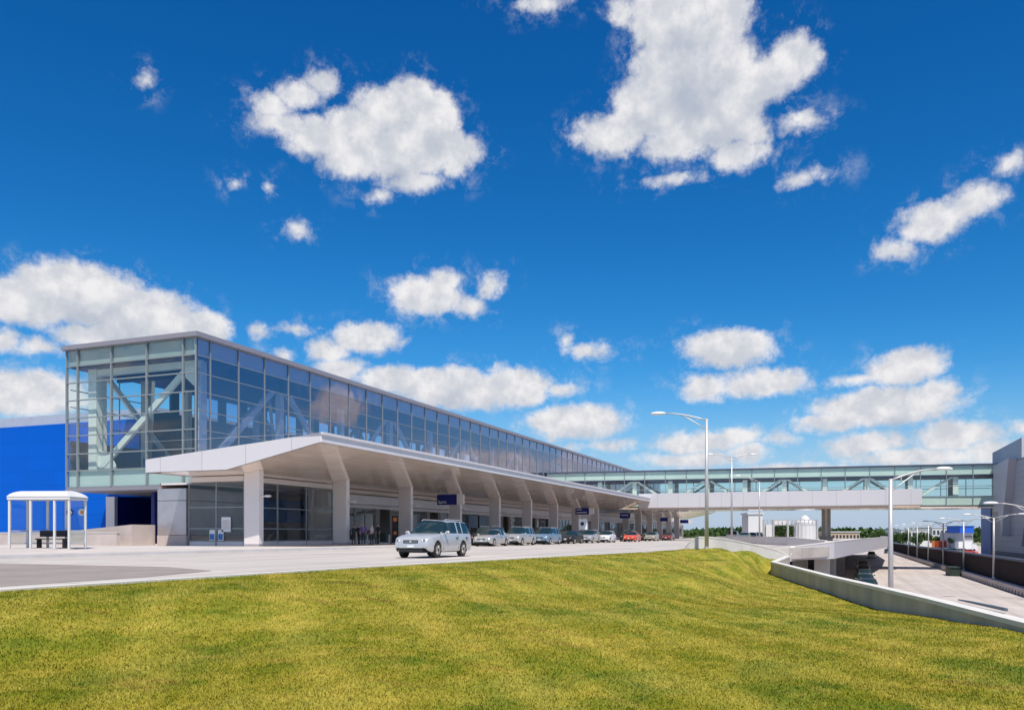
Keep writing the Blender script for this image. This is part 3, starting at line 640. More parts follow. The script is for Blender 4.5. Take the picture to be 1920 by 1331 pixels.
b = MB(); b.prism([(-58, .1), (-49.4, .1), (-49.4, 1.75), (-58, 1.1)], 47.5, 49.8, 'y'); tag(b.build('loading_ramp', M['pink']), 'grey concrete ramp rising to the steel clad block', 'ramp')

# ------------------------------------------------------------------ kerbside canopy
prof_top = [(-46.1, 6.39), (-31.3, 7.64)]
def canopy(y0, y1, ys_cols, label):
    t = thing('canopy', (-38.7, (y0+y1)/2, .15), 0, label, 'canopy', 'kerbside canopies')
    b = MB(); b.prism([(-46.1, 6.39), (-31.3, 7.64), (-31.3, 7.62), (-46.1, 6.37)], y0+.02, y1, 'y'); b.build('roof_deck', M['white_y'], t)
    # end fascia and front fascia
    b = MB(); b.prism([(-46.1, 5.44), (-38.9, 5.44), (-31.32, 7.02), (-31.32, 7.60), (-46.1, 6.35)], y0-.12, y0, 'y'); b.build('end_fascia', M['white'], t)
    b = MB(); b.box(-31.32, -31.16, y0-.12, y1, 7.01, 7.64); b.build('front_fascia', M['white_y'], t)
    b = MB(); b.box(-31.16, -31.06, y0-.22, y1, 7.50, 7.66); b.box(-46.1, -31.06, y0-.22, y0-.125, 7.62, 7.62+.001) ; b.build('drip_edge', M['white_y'], t)
    # soffit: flat at the back, then sloping up to the front edge
    b = MB(); b.face([(-46.1, y0, 5.42), (-38.9, y0, 5.42), (-38.9, y1, 5.42), (-46.1, y1, 5.42)])
    b.face([(-38.9, y0, 5.42), (-31.32, y0, 7.0), (-31.32, y1, 7.0), (-38.9, y1, 5.42)]); b.build('soffit', M['soffit'], t)
    b = MB(); b.box(-46.2, -46.1, y0, y1, 5.42, 6.37); b.build('rear_fascia', M['white_y'], t)
    for y in ys_cols:
        c = MB(); c.prism([(-39.35, .15), (-38.05, .15), (-38.05, 5.59), (-38.9, 5.412), (-39.35, 5.412)], y-.24, y+.24, 'y')
        o = c.build('column', M['column'], t)
        f = MB(); f.box(-38.0, -37.35, y-.09, y+.09, 3.66, 3.74); f.ellipsoid((-37.5, y, 3.72), (.32, .16, .09), 10, 6); f.build('light_fixture', M['lumin'], o)
        l = MB(); l.box(-39.36, -38.04, y-.25, y+.25, .15, .32); l.build('column_base', M['steel'], o)
    return t
cy = [48.2+11.2*i for i in range(16)]
canopy(45.7, 149.2, [y for y in cy if y < 149], 'long white folded canopy over the departures kerb, nearest and largest')
canopy(160.0, 233, [y for y in cy if 160 < y < 232], 'far stretch of white canopy seen beyond the glass footbridge')
# hanging direction signs
def hang_sign(px, y, w, h, z, label, txt=None, lines=()):
    x0 = px; t = thing('hanging_sign', (x0, y, z), 0, label, 'sign', 'blue signs hanging under the canopy')
    MB().box(x0, x0+w*.74, y-.12, y+.12, z, z+h).build('sign_panel', M['navy'], t, bevel=.01)
    MB().box(x0+w*.745, x0+w, y-.10, y+.10, z+.02, z+h-.02).build('blank_panel', M['column'], t)
    s = MB(); s.tube([(x0+.3, y, z+h), (x0+.3, y, z+h+1.0)], .03, 6); s.tube([(x0+w*.7, y, z+h), (x0+w*.7, y, z+h+1.2)], .03, 6); s.build('hanger', M['galv'], t)
    if txt: text_mesh(txt, h*.42, M['poster'], 'lettering', t, (.14*w/3, -.135, h*.14), (R(90), 0, 0))
    for i, (a, c, zz) in enumerate(lines):
        l = MB(); u = a
        while u < c:
            wd = .07+.05*((i+int(u*31)) % 3)/2; l.box(x0+u, x0+u+wd, y-.13, y-.122, z+zz, z+zz+h*.14); u += wd+.035
        l.build('lettering', M['poster'], t)
hang_sign(-38.2, 76.4, 3.0, 1.05, 4.05, 'nearest and largest blue sign hanging under the canopy behind the silver car', 'Spirit')
hang_sign(-37.2, 121.5, 2.9, 1.0, 4.1, 'second blue hanging sign with two lines of white lettering, above the blue parked car', None, ((.2, 1.0, .68), (.2, 1.7, .24)))
hang_sign(-36.6, 147.0, 2.6, .95, 4.0, 'third blue hanging sign, above the orange red parked car', None, ((.2, 1.5, .5),))
hang_sign(-35.0, 176, 2.2, .8, 3.9, 'fourth blue hanging sign, small and left of the tall lamp post', None)
hang_sign(-33.6, 192, 2.6, .8, 3.7, 'farthest blue hanging sign, just right of the tall lamp post', None)

# ------------------------------------------------------------------ glass footbridge
br = thing('footbridge', (-14, 154, 0), 0, 'glass enclosed footbridge on trusses crossing to the grey building', 'footbridge')
BX0, BX1, BY0, BY1 = -51.7, 24.2, 150.2, 158.2
def bz(x, z): return z - .6*(x-BX0)/(BX1-BX0)
def bslab(name, z0, z1, y0, y1, m, x0=BX0, x1=BX1):
    b = MB(); b.face([(x0, y0, bz(x0, z0)), (x1, y0, bz(x1, z0)), (x1, y1, bz(x1, z0)), (x0, y1, bz(x0, z0))]); b.face([(x0, y0, bz(x0, z1)), (x1, y0, bz(x1, z1)), (x1, y1, bz(x1, z1)), (x0, y1, bz(x0, z1))])
    for y in (y0, y1): b.face([(x0, y, bz(x0, z0)), (x1, y, bz(x1, z0)), (x1, y, bz(x1, z1)), (x0, y, bz(x0, z1))])
    for x in (x0, x1): b.face([(x, y0, bz(x, z0)), (x, y1, bz(x, z0)), (x, y1, bz(x, z1)), (x, y0, bz(x, z1))])
    return b.build(name, m, br)
bslab('roof', 12.72, 12.95, BY0-.25, BY1+.25, M['rail'])
bslab('ceiling', 10.95, 11.1, BY0+.4, BY1-.4, M['ceil'])
bslab('floor', 6.1, 6.35, BY0+.2, BY1-.2, M['floor_in'])
bslab('underside', 5.85, 6.09, BY0-.05, BY1+.05, M['soffit'])
bslab('upper_spandrel', 11.3, 12.70, BY0+.08, BY0+.2, M['spand_b']); bslab('upper_spandrel', 11.3, 12.70, BY1-.2, BY1-.08, M['spand_b'])
bslab('lower_spandrel', 6.36, 7.75, BY0+.08, BY0+.2, M['spand_b']); bslab('lower_spandrel', 6.36, 7.75, BY1-.2, BY1-.08, M['spand_b'])
nb = 20; step = (BX1-BX0)/nb
for i in range(nb):
    x0, x1 = BX0+i*step, BX0+(i+1)*step
    for y in (BY0, BY1):
        g = MB(); g.face([(x0, y, bz(x0, 6.2)), (x1, y, bz(x1, 6.2)), (x1, y, bz(x1, 12.7)), (x0, y, bz(x0, 12.7))]); o = g.build('glass_bay', M['gl_bridge'], br)
        f = MB(); f.box(x0-.05, x0+.05, y-.07, y+.07, bz(x0, 6.12), bz(x0, 12.7))
        for z in (7.78, 9.4, 11.25): f.bar((x0+.05, y, bz(x0, z)), (x1-.05, y, bz(x1, z)), .1, .09)
        f.build('mullions', M['mull'], o)
px0 = -48.0
for i in range(12):
    x = -21.6+6.6*(i-4)
    if x > 23: break
    for yy2 in (BY0+.9, BY1-.9):
        b = MB(); b.box(x-.38, x+.38, yy2-.2, yy2+.2, bz(x, 6.35), bz(x, 11.3)); b.build('truss_post', M['truss'], br)
        if x+6.6 < 24.5:
            up = (i % 2 == 1); z0, z1 = ((7.2, 11.0) if up else (11.0, 7.2))
            mb = MB(); mb.bar((x+.4, yy2, bz(x, z0)), (x+6.2, yy2, bz(x+6.6, z1)), .25, .36); mb.build('truss_brace', M['truss'], br)
# white fascia box slung in front of the bridge
fb = br
b = MB(); b.prism([(147.3, 5.86), (147.3, 8.40), (150.0, 8.40), (150.0, 5.5), (149.2, 5.45)], -33.2, 12.8, 'x'); tag(b.build('fascia_band', M['white'], fb), 'broad blank white band hanging below the front of the glass')
b = MB(); b.prism([(147.34, 5.855), (149.2, 5.44), (158.3, 5.44), (158.3, 5.5), (149.2, 5.5)], -33.0, 12.6, 'x'); b.build('band_underside', M['soffit'], fb)
# pier of the bridge
x, y = at(1549, 146); t = thing('bridge_pier', (x, y, 0), 0, 'tall grey bridge pier with a lit strip painted paler under the footbridge', 'pier')
MB().box(x-.75, x-.2, y-.7, y+.7, 0, 5.44).build('shaft', M['conc'], t); MB().box(x+.2, x+.75, y-.7, y+.7, 0, 5.44).build('shaft', M['conc'], t)
MB().box(x-.2, x+.2, y-.6, y+.6, 0, 5.44).build('lit_strip', M['conc_top'], t); MB().box(x-1.1, x+1.1, y-1, y+1, 0, .8).build('base', M['conc'], t, bevel=.05)  # paler concrete puts the light on the flute into the colour

# ------------------------------------------------------------------ grey building on the right
gb = thing('grey_building', (40, 140, LOW), 0, 'grey metal clad building at the right end of the footbridge', 'building')
b = MB(); b.box(24.2, 70, 85, 134.6, -5, 11.6); b.box(24.2, 70, 134.6, 158, -5, 11.6); b.build('ribbed_wall', M['corr'], gb)
b = MB(); b.box(24.3, 60, 134.7, 158, 11.6, 14.7); b.build('upper_block', M['corr_up'], gb)  # darker cladding carries the shade of the side facing the road
b = MB(); b.box(24.3, 60, 134.5, 134.7, 11.6, 14.7); b.build('upper_end_wall', M['corr_lt'], gb)  # paler cladding carries the sunlight on this end
b = MB(); b.box(24.15, 70, 84.9, 134.6, 11.6, 11.75); b.build('parapet_cap', M['rail'], gb)
b = MB(); b.box(24.05, 40, 158, 168, -5, 5.8); b.build('blue_pier', M['bluep'], gb)
b = MB(); b.prism([(137.5, 12.0), (150.15, 12.0), (150.15, 4.6), (146, 4.6), (142.6, .8), (141.6, 4.6), (140.6, 6)], 23.2, 24.25, 'x'); b.build('portal_slab', M['lav'], gb)
b = MB(); b.prism([(129.0, 3.2), (130.0, 3.4), (132.6, -.6), (130.6, -.6)], 23.9, 24.22, 'x'); b.build('bracket', M['rail'], gb)
b = MB(); b.box(24.0, 24.2, 85, 158, -2.2, -1.6); b.build('base_band', M['rail'], gb)

# ------------------------------------------------------------------ lower roadside wall and fence
t = thing('roadside_wall', (16.6, 150, LOW), 0, 'low concrete wall with slots along the right of the lower road', 'wall')
b = MB(); b.box(16.3, 16.95, 20, 330, LOW+.38, LOW+.75); y = 20
while y < 330: b.box(16.32, 16.93, y, y+(1.0 if y < 150 else 3.0), LOW, LOW+.38); y += 1.6 if y < 150 else 3.2
b.build('wall_body', M['pink'], t)
MB().box(16.5, 16.75, 20, 330, LOW, LOW+.37).build('slot_shade_core', M['black'], t)  # near-black filling painted as the shade inside the slots
t = thing('fence', (17.4, 150, LOW), 0, 'tall dark brown metal fence behind the slotted roadside wall', 'fence')
b = MB(); y = 24
while y < 300: b.box(17.2, 17.26, y, y+.09, LOW, LOW+3.1); y += .35 if y < 160 else 1.0
b.build('pickets', M['fence'], t)
MB().box(17.5, 17.7, 20, 300, LOW, LOW+2.9).build('backing_panel', M['fence'], t); MB().box(17.1, 17.8, 20, 300, LOW+3.1, LOW+3.32).build('top_rail', M['rail'], t)
t = thing('utility_cabinet', (15.6, 133.5, LOW), 0, 'dark green cabinet standing against the fence wall', 'cabinet')
MB().box(14.9, 16.2, 130.5, 136.0, LOW, LOW+1.15).build('housing', M['green_box'], t, bevel=.08); MB().box(14.85, 16.25, 130.4, 136.1, LOW+1.15, LOW+1.25).build('lid', M['green_box'], t)
b = MB(); b.tube([(9.7, 79.5, LOW+.25), (10.2, 76.5, LOW+.3), (10.9, 73, LOW+.3), (11.6, 69.6, LOW+.3)], [.06, .10, .12, .13], 8); tag(b.build('lane_divider', mat('slate_blue_divider', (.09, .13, .17), .5)), 'slate blue low divider lying on the lower road just past the wall', 'divider')

# ------------------------------------------------------------------ lamp posts
def lamp(x, y, z0, h, arms, r0, r1, label, group, al, rise):
    t = thing('street_lamp', (x, y, z0), 0, label, 'street lamp', group)
    MB().tube([(x, y, z0+.25), (x, y, z0+h)], [r0, r1], 12).build('pole', M['galv'], t, smooth=True)
    b = MB(); b.box(x-r0*2, x+r0*2, y-r0*2, y+r0*2, z0, z0+.06); b.tube([(x, y, z0+.06), (x, y, z0+.3)], [r0*1.5, r0*1.25], 12); b.build('base', M['galv'], t)
    for a in arms:
        dx, dy = math.cos(a), math.sin(a); ar = r1*.55
        up = [(x+dx*al*u, y+dy*al*u, z0+h-.08+rise*math.sin(u*math.pi/2*.98)) for u in (0, .2, .4, .6, .8, 1)]
        lo = [(x+dx*al*u, y+dy*al*u, z0+h-.08-al*.22*(1-u/.62)+rise*math.sin(u*math.pi/2*.98)*(1) ) for u in (0, .2, .4, .62)]
        m = MB(); m.tube(up, [ar*1.1, ar, ar*.95, ar*.9, ar*.85, ar*.8], 8); m.tube(lo, ar*.75, 6)
        for u in (.22, .42):
            zt = z0+h-.08+rise*math.sin(u*math.pi/2*.98); m.tube([(x+dx*al*u, y+dy*al*u, zt), (x+dx*al*u, y+dy*al*u, zt-al*.22*(1-u/.62))], ar*.5, 5)
        o = m.build('arm', M['galv'], t, smooth=True)
        ex_, ey_, ez_ = up[-1]; hl = MB(); k = al*.135+.16; n = len(hl.v)
        hl.ellipsoid((0, 0, 0), (k, k*.42, k*.26), 12, 8); ca, sa_ = math.cos(a), math.sin(a)
        hl.v = [(ex_+(p[0]+k*.75)*ca-p[1]*sa_, ey_+(p[0]+k*.75)*sa_+p[1]*ca, ez_+max(p[2], -k*.1)) for p in hl.v]
        ho = hl.build('lamp_head', M['lumin'], o, smooth=True)
    return t
x, y = at(1325, 52.0); lamp(x, y, -.1, 8.35, [R(180)+YAW-R(18)], .13, .085, 'tallest street lamp, at the lawn crest with one arm reaching left over the sky', 'street lamps', 2.65, .55)
x, y = at(1670, 50.0); lamp(x, y, LOW, 9.15, [YAW+R(8)], .17, .11, 'street lamp behind the long grey wall with one arm reaching right', 'street lamps', 3.1, .72)
x, y = at(1372, 98.0); lamp(x, y, 0, 10.2, [R(180)+YAW, YAW], .13, .08, 'slim street lamp right of the tallest one, its arms against the clouds', 'street lamps', 2.2, .4)
x, y = at(1424, 128.0); lamp(x, y, 0, 9.2, [R(180)+YAW, ], .13, .08, 'slim distant street lamp whose arm points left in front of the footbridge', 'street lamps', 2.9, 1.0)
for i, yy3 in enumerate((84, 108, 132, 156, 180, 204, 228)):
    lamp(16.75, yy3, LOW+.75, 7.0, [R(180)+R(8), R(-8)], .13, .09, ['nearest fence lamp, only its arm and head showing at the right edge', 'twin armed lamp post in front of the grey building', 'twin armed lamp post on the fence wall just left of the blue pier', 'fourth twin armed lamp from the right along the fence', 'fifth twin armed lamp from the right along the fence', 'second smallest twin armed lamp along the fence', 'smallest and farthest twin armed lamp along the fence'][i], 'lamp posts along the fence wall', 3.6 if i == 0 else 2.4, .9 if i == 0 else .45)

# ------------------------------------------------------------------ cars
def car(kind, paint, label, group=None, name='parked_car'):
    K = dict(
        suv=dict(L=4.45, W=1.74, H=1.58, zc=1.00, zn=.80, cowl=.95, wt=.30, rt=-1.75, rb=-2.08, belt=.98, trunk=0, wr=.33, fx=1.40, rx=-1.12, clr=.24),
        sedan=dict(L=4.60, W=1.76, H=1.44, zc=.95, zn=.72, cowl=1.00, wt=.22, rt=-.95, rb=-1.62, belt=.93, trunk=.98, wr=.315, fx=1.42, rx=-1.28, clr=.20),
        mpv=dict(L=4.75, W=1.90, H=1.72, zc=1.06, zn=.82, cowl=1.35, wt=.52, rt=-2.02, rb=-2.25, belt=1.02, trunk=0, wr=.33, fx=1.55, rx=-1.40, clr=.22),
        hatch=dict(L=4.05, W=1.70, H=1.50, zc=.98, zn=.76, cowl=.95, wt=.25, rt=-1.45, rb=-1.88, belt=.96, trunk=0, wr=.31, fx=1.28, rx=-1.20, clr=.2))[kind]
    g = type('o', (), K); L2 = g.L/2; W2 = g.W/2
    xs = set([-L2, L2, L2-.04, L2-.12, L2-.3, -L2+.04, -L2+.12, -L2+.3, g.cowl, g.wt, g.rt, g.rb])
    ar = g.wr+.065
    for wx in (g.fx, g.rx):
        for k in range(13): xs.add(round(wx+ar*math.cos(math.pi*k/12), 4))
    for k in range(1, 5): xs.add(g.wt+(g.cowl-g.wt)*k/5); xs.add(g.rt+(g.rb-g.rt)*k/5)
    xB = (g.wt+g.rt)/2+.12; panes = [(g.cowl-.12, xB+.05), (xB-.05, max(g.rt+.45, g.rx+.05)), (max(g.rt+.45, g.rx+.05)-.09, g.rb+.14)]
    if kind in ('sedan',): panes = panes[:2]; panes[1] = (panes[1][0], g.rt+.08)
    for a, c in panes: xs.add(a); xs.add(c)
    xs = sorted(x for x in xs); xs = [x for i, x in enumerate(xs) if i == 0 or x-xs[i-1] > .006]
    rz = lambda x: 1-min(1, abs(x)/L2)
    def sec(x):
        e = max(0, (abs(x)-(L2-.55))/.55); w = W2*(1-.17*e**2.2)
        # underside with wheel arches
        zb = g.clr+.02
        if x > L2-.3: zb += .06
        for wx in (g.fx, g.rx):
            if abs(x-wx) < ar: zb = max(zb, g.wr+math.sqrt(max(0, ar*ar-(x-wx)**2)))
        # lower deck line (bonnet / belt / boot)
        if x >= g.cowl: t = (x-g.cowl)/(L2-g.cowl); deckz = g.zc+(g.zn-g.zc)*t**1.7
        elif x <= g.rb: deckz = g.trunk or g.belt
        else: deckz = g.belt+(g.zc-g.belt)*max(0, min(1, (x-g.rb)/(g.cowl-g.rb)))
        ec = max(0, (abs(x)-(L2-.12))/.12); deckz -= .13*ec**1.5; zb += .10*ec
        if x >= g.cowl or x <= g.rb: top = deckz; t = 0
        elif x > g.wt: t = (g.cowl-x)/(g.cowl-g.wt); top = deckz+(g.H-deckz)*(t**.93)
        elif x < g.rt: t = (x-g.rb)/(g.rt-g.rb); top = deckz+(g.H-.03-deckz)*(t**.8)
        else: t = 1; u = (x-g.rt)/(g.wt-g.rt); top = g.H-.03+.05*math.sin(math.pi*u)*.9-.02*(1-u)
        h = top-deckz
        mid = min(deckz-.14, max(zb+.05, .62))
        pts = [(w*.93, zb), (w*.985, zb+.06 if zb < .5 else zb+.012), (w, max(mid-.1, zb+.024)), (w*.995, max(mid+.05, zb+.036)), (w*.955, max(deckz-.035, zb+.05))]
        hood = [(w*.91, deckz-.005), (w*.84, deckz+.012), (w*.66, deckz+.024), (w*.36, deckz+.034), (0, deckz+.038)]
        wr = w*.74
        cab = [(w*.925, deckz+.03), (w*.925+(wr-w*.925)*.86, deckz+.02+h*.86), (wr*.90, deckz+h*.965), (wr*.5, top+.012), (0, top+.022)]
        pts += [(hy+(cy_-hy)*min(1, t*1.0 if t < 1 else 1), hz+(cz-hz)*(t if t < 1 else 1)) for (hy, hz), (cy_, cz) in zip(hood, cab)] if 0 < t < 1 else (cab if t == 1 else hood)
        if 0 < t < 1: # keep glass outline straight
            pts[5:] = [(hood[i][0]+(cab[i][0]-hood[i][0])*t**.35, [deckz+.0+min(.03, h*.4), deckz+h*.84, deckz+h*.95, top+.008, top+.014][i]) for i in range(5)]
        return pts
    rings = [[(x, yv, zv) for yv, zv in sec(x)] for x in xs]
    root = thing(name, (0, 0, 0), 0, label, 'car', group)
    parts = {}
    def P(k): return parts.setdefault(k, MB())
    for i in range(len(xs)-1):
        xm = (xs[i]+xs[i+1])/2; a, c = rings[i], rings[i+1]
        for j in range(9):
            for sgn in (1, -1):
                q = [a[j], c[j], c[j+1], a[j+1]]; q = [(p[0], p[1]*sgn, p[2]) for p in q]
                key = 'body'
                if j >= 6 and g.wt < xm < g.cowl-.02: key = 'windshield' if (j > 6 or True) else 'body'
                elif j >= 6 and g.rb+.02 < xm < g.rt: key = 'rear_window'
                elif j == 5:
                    for n_, (p0, p1) in enumerate(panes):
                        if p1 <= xm <= p0: key = ('side_window', n_, sgn)
                    if not isinstance(key, tuple): key = 'body'
                P(key).face(q)
    for ring in (rings[0], rings[-1]):
        P('body').face([(p[0], p[1], p[2]) for p in ring]+[(p[0], -p[1], p[2]) for p in ring[::-1][1:]])
    for k, mb in parts.items():
        mm = paint if k == 'body' else M['cglass']; nm = k if isinstance(k, str) else 'side_window'
        o = mb.build(nm, mm, root, smooth=True)
        me = o.data
        try: me.set_sharp_from_angle(angle=R(38))
        except Exception: pass
        if k == 'body': body = o
    MB().box(-L2+.25, L2-.25, -W2+.24, W2-.24, g.clr-.02, .62).build('underbody', M['black'], root)
    for wx in (g.fx, g.rx):
        for s in (1, -1):
            w_ = MB(); yc = s*(W2-.125)
            w_.tube([(wx, yc-.105, g.wr), (wx, yc-.09, g.wr), (wx, yc+.09, g.wr), (wx, yc+.105, g.wr)], [g.wr-.04, g.wr, g.wr, g.wr-.04], 24); wo = w_.build('wheel', M['rubber'], root)
            rm = MB(); yo = yc+s*.108
            for q in range(6):
                a0 = 2*math.pi*q/6; rm.bar((wx, yo, g.wr), (wx+math.cos(a0)*g.wr*.62, yo, g.wr+math.sin(a0)*g.wr*.62), .02, .075)
            rm.tube([(wx, yo-s*.02, g.wr), (wx, yo, g.wr)], [g.wr*.64, g.wr*.60], 20); rm.build('rim', M['rim'], wo)
    nz_ = g.zn
    for s in (1, -1):
        h = MB(); yy_ = s*W2*.66; h.ellipsoid((L2-.16, yy_, nz_-.09), (.17, .19, .085), 12, 8); ho_ = h.build('headlight', M['lens_d'], root, smooth=True); h = MB(); h.ellipsoid((L2-.06, s*W2*.62, nz_-.09), (.085, .07, .055), 10, 6); h.build('reflector', M['lamp_l'], ho_, smooth=True)
        h = MB(); h.ellipsoid((L2-.06, s*W2*.66, .42), (.07, .09, .06), 10, 6); h.build('fog_lamp', M['black'], root, smooth=True)
        h = MB(); zl = g.belt-.12; h.box(-L2+.02, -L2+.16, s*W2*.62, s*W2*.88, zl-.12, zl+.08 if not K['trunk'] else zl+.04); h.build('tail_light', M['red_l'], root, bevel=.02)
        mr = MB(); mr.ellipsoid((g.cowl-.22, s*(W2+.09), g.belt+.09), (.05, .11, .065), 10, 6); mr.box(g.cowl-.25, g.cowl-.19, s*(W2-.06), s*(W2+.05), g.belt+.01, g.belt+.07); mr.build('mirror', paint, root, smooth=True)
        for hx in (xB-.18+.35, xB-.95+.1):
            hd = MB(); hd.box(hx-.10, hx+.10, s*(W2-.02), s*(W2+.022), g.belt-.16, g.belt-.125); hd.build('door_handle', M['black'], root)
    gr = MB(); gr.box(L2-.09, L2+.012, -W2*.40, W2*.40, nz_-.19, nz_-.055); go = gr.build('grille', M['black'], root, bevel=.02)
    e = MB(); e.ellipsoid((L2+.018, 0, nz_-.12), (.012, .055, .03), 10, 6); e.box(L2+.008, L2+.018, -W2*.36, W2*.36, nz_-.13, nz_-.118); e.build('grille_badge', M['lamp_l'], go)
    gr = MB(); gr.box(L2-.10, L2+.006, -W2*.62, W2*.62, .27, .37); gr.build('lower_intake', M['black'], root, bevel=.015)
    pl = MB(); pl.box(L2+.006, L2+.02, -.15, .15, .44, .53); pl.build('licence_plate', M['poster'], root)
    if kind in ('suv', 'mpv'):
        for s in (1, -1):
            rr = MB(); rr.tube([(g.wt-.1, s*W2*.62, g.H-.01), (g.wt-.25, s*W2*.62, g.H+.045), (g.rt+.25, s*W2*.62, g.H+.035), (g.rt+.1, s*W2*.62, g.H-.02)], .018, 6); rr.build('roof_rail', M['galv'], root)
    for sx in (xB+.0, g.cowl-.05):
        for s in (1, -1): sm = MB(); sm.bar((sx, s*(W2*.999+.001), .34), (sx, s*(W2*.96+.003), g.belt-.03), .006, .012); sm.build('door_seam', M['black'], root)
    return root
def paint(name, c, metal=.35): return mat(name, c, .28, metal, coat=.6)
PT = dict(silver=paint('silver_blue_paint', (.52, .53, .54), .35), silver2=paint('silver_paint', (.5, .5, .5), .5), white=paint('white_car_paint', (.72, .72, .72), .1), gray=paint('grey_green_paint', (.16, .2, .19)),
          black=mat('black_car_paint', (.02, .02, .022), .4, spec=.3), red=paint('orange_red_paint', (.75, .07, .02), .1), maroon=paint('maroon_paint', (.22, .02, .03), .2), tan=paint('tan_paint', (.42, .36, .28), .3), lblue=paint('pale_blue_paint', (.20, .30, .42), .4))
main = car('suv', PT['silver'], 'silver compact SUV driving towards the camera on the near road', name='moving_car'); main.location = (-16.3, 32.35, 0.004); main.rotation_euler.z = R(-90)
GP = 'cars parked along the departures kerb'
protos = {}; index_kids()
def place(kind, p, label, x, y, z=0.004, group=GP, rz=R(-90)):
    if kind not in protos:
        o = car(kind, PT[p], label, group); protos[kind] = o; index_kids()
    else:
        o = copy_tree(protos[kind]); tag(o, label, 'car', group)
        index_kids()
        for c in KIDS.get(o.name, []):
            if c.name.split('.')[0] in ('body', 'mirror'):
                c.data = c.data.copy(); c.data.materials[0] = PT[p]
    o.location = (x, y, z); o.rotation_euler.z = rz; return o
PX = -27.9
place('sedan', 'silver2', 'low silver sedan partly hidden behind the moving silver SUV', PX, 66.3)
place('mpv', 'silver2', 'silver minivan second in the kerb line, just right of the moving SUV', PX, 73.0)
place('mpv', 'lblue', 'grey blue minivan third in the kerb line', PX, 81.0)
place('sedan', 'black', 'black sedan between the blue minivan and the silver SUV', PX, 89.5)
place('suv', 'silver2', 'silver SUV fourth to the left of the orange red car', PX, 97.0)
place('hatch', 'white', 'small white hatchback two cars left of the orange red car', PX, 105.0)
place('sedan', 'red', 'bright orange red sedan in the kerb line', PX+.1, 119.0)
place('hatch', 'tan', 'tan hatchback behind the orange red sedan', PX, 133.5)
place('sedan', 'maroon', 'dark maroon sedan at the far end of the kerb line', PX, 147.5)
GK = 'dark cars in the inner lane right at the kerb'
place('mpv', 'black', 'black minivan in the inner lane between the silver sedan and silver minivan', PX-2.1, 70.5, group=GK)
place('suv', 'gray', 'dark grey green SUV at the kerb behind the silver minivan', PX-2.1, 78.0, group=GK)
place('mpv', 'black', 'black minivan at the kerb behind the grey blue minivan', PX-2.1, 86.5, group=GK)
place('sedan', 'black', 'black sedan in the inner lane left of the black SUV', PX-2.1, 94.0, group=GK)
place('suv', 'black', 'black SUV at the kerb behind the silver SUV', PX-2.1, 102.0, group=GK)
place('sedan', 'gray', 'dark grey sedan at the kerb left of the orange red car', PX-2.1, 112.0, group=GK)
place('mpv', 'black', 'black minivan at the kerb behind the orange red car', PX-2.1, 126.0, group=GK)
place('sedan', 'black', 'black sedan at the kerb behind the tan hatchback', PX-2.1, 140.0, group=GK)
GL = 'cars parked in the shade of the lower road'
for i_, (kd, pt, lb, yq, xq) in enumerate([('mpv', 'black', 'nearest black van in the shade under the raised road', 83, 2.7), ('sedan', 'black', 'black sedan second from the front in the lower road shade', 90.5, 2.8), ('suv', 'gray', 'dark grey green SUV third in the lower road shade', 98, 2.9), ('mpv', 'black', 'black minivan fourth in the lower road shade', 106, 3.1),
    ('sedan', 'black', 'black sedan fifth in the lower road shade', 114.5, 3.3), ('suv', 'black', 'black SUV sixth in the lower road shade', 124, 3.5), ('sedan', 'silver2', 'silver sedan near the far end of the lower road line', 136, 3.8), ('sedan', 'maroon', 'maroon sedan farthest in the lower road line', 150, 4.2)]):
    place(kd, pt, lb, xq, yq, LOW, GL)
place('mpv', 'silver2', 'silver van driving up the middle of the lower road', *at(1634, 205), LOW, 'cars on the lower road')
place('sedan', 'black', 'dark sedan far along the lower road behind the lamp post', *at(1664, 260), LOW, 'cars on the lower road')
GF = 'vehicles on the far upper road'
place('mpv', 'white', 'white van parked beyond the canopy near the far end', *at(1374, 150), 0.004, GF)
place('sedan', 'gray', 'grey sedan beyond the canopy just right of the white van', *at(1396, 138), 0.004, GF)
place('sedan', 'maroon', 'maroon sedan beside the white wall beyond the canopy', *at(1410, 150), 0.004, GF)
place('hatch', 'black', 'black hatchback in front of the distant white wall', *at(1422, 160), 0.004, GF)

# ------------------------------------------------------------------ bus shelter
sx, sy = at(90, 40.0); sz = walk_z(sx, sy)+.005
sh = thing('bus_shelter', (sx, sy, sz), YAW-R(4), 'white framed glass bus shelter with a curved roof on the left sidewalk', 'bus shelter')
def P2(): return MB()
LW, DP, HT = 1.48, .66, 2.32
for (x, y) in ((-LW, -DP), (-LW+1.05, -DP), (LW-.72, -DP), (LW, -DP), (-LW, DP), (-.45, DP), (.5, DP), (LW, DP)):
    P2().box(x-.045, x+.045, y-.045, y+.045, 0, HT).build('post', M['w2'], sh, world=False)
b = P2(); b.box(-LW-.08, LW+.08, -DP-.08, -DP+.05, HT, HT+.14); b.box(-LW-.08, LW+.08, DP-.05, DP+.08, HT, HT+.14); b.box(-LW-.08, -LW+.05, -DP+.05, DP-.05, HT, HT+.14); b.box(LW-.05, LW+.08, -DP+.05, DP-.05, HT, HT+.14); b.build('eaves_frame', M['w2'], sh, world=False)
b = P2(); n = 10; prev = None
for i in range(n+1):
    a = math.pi*i/n; yv = -(DP+.1)*math.cos(a); zv = HT+.14+.30*math.sin(a)**.8; ins = .42*math.sin(a)
    row = [(-LW-.1+ins, yv, zv), (LW+.1-ins, yv, zv)]
    if prev: b.face([prev[0], prev[1], row[1], row[0]])
    prev = row; 
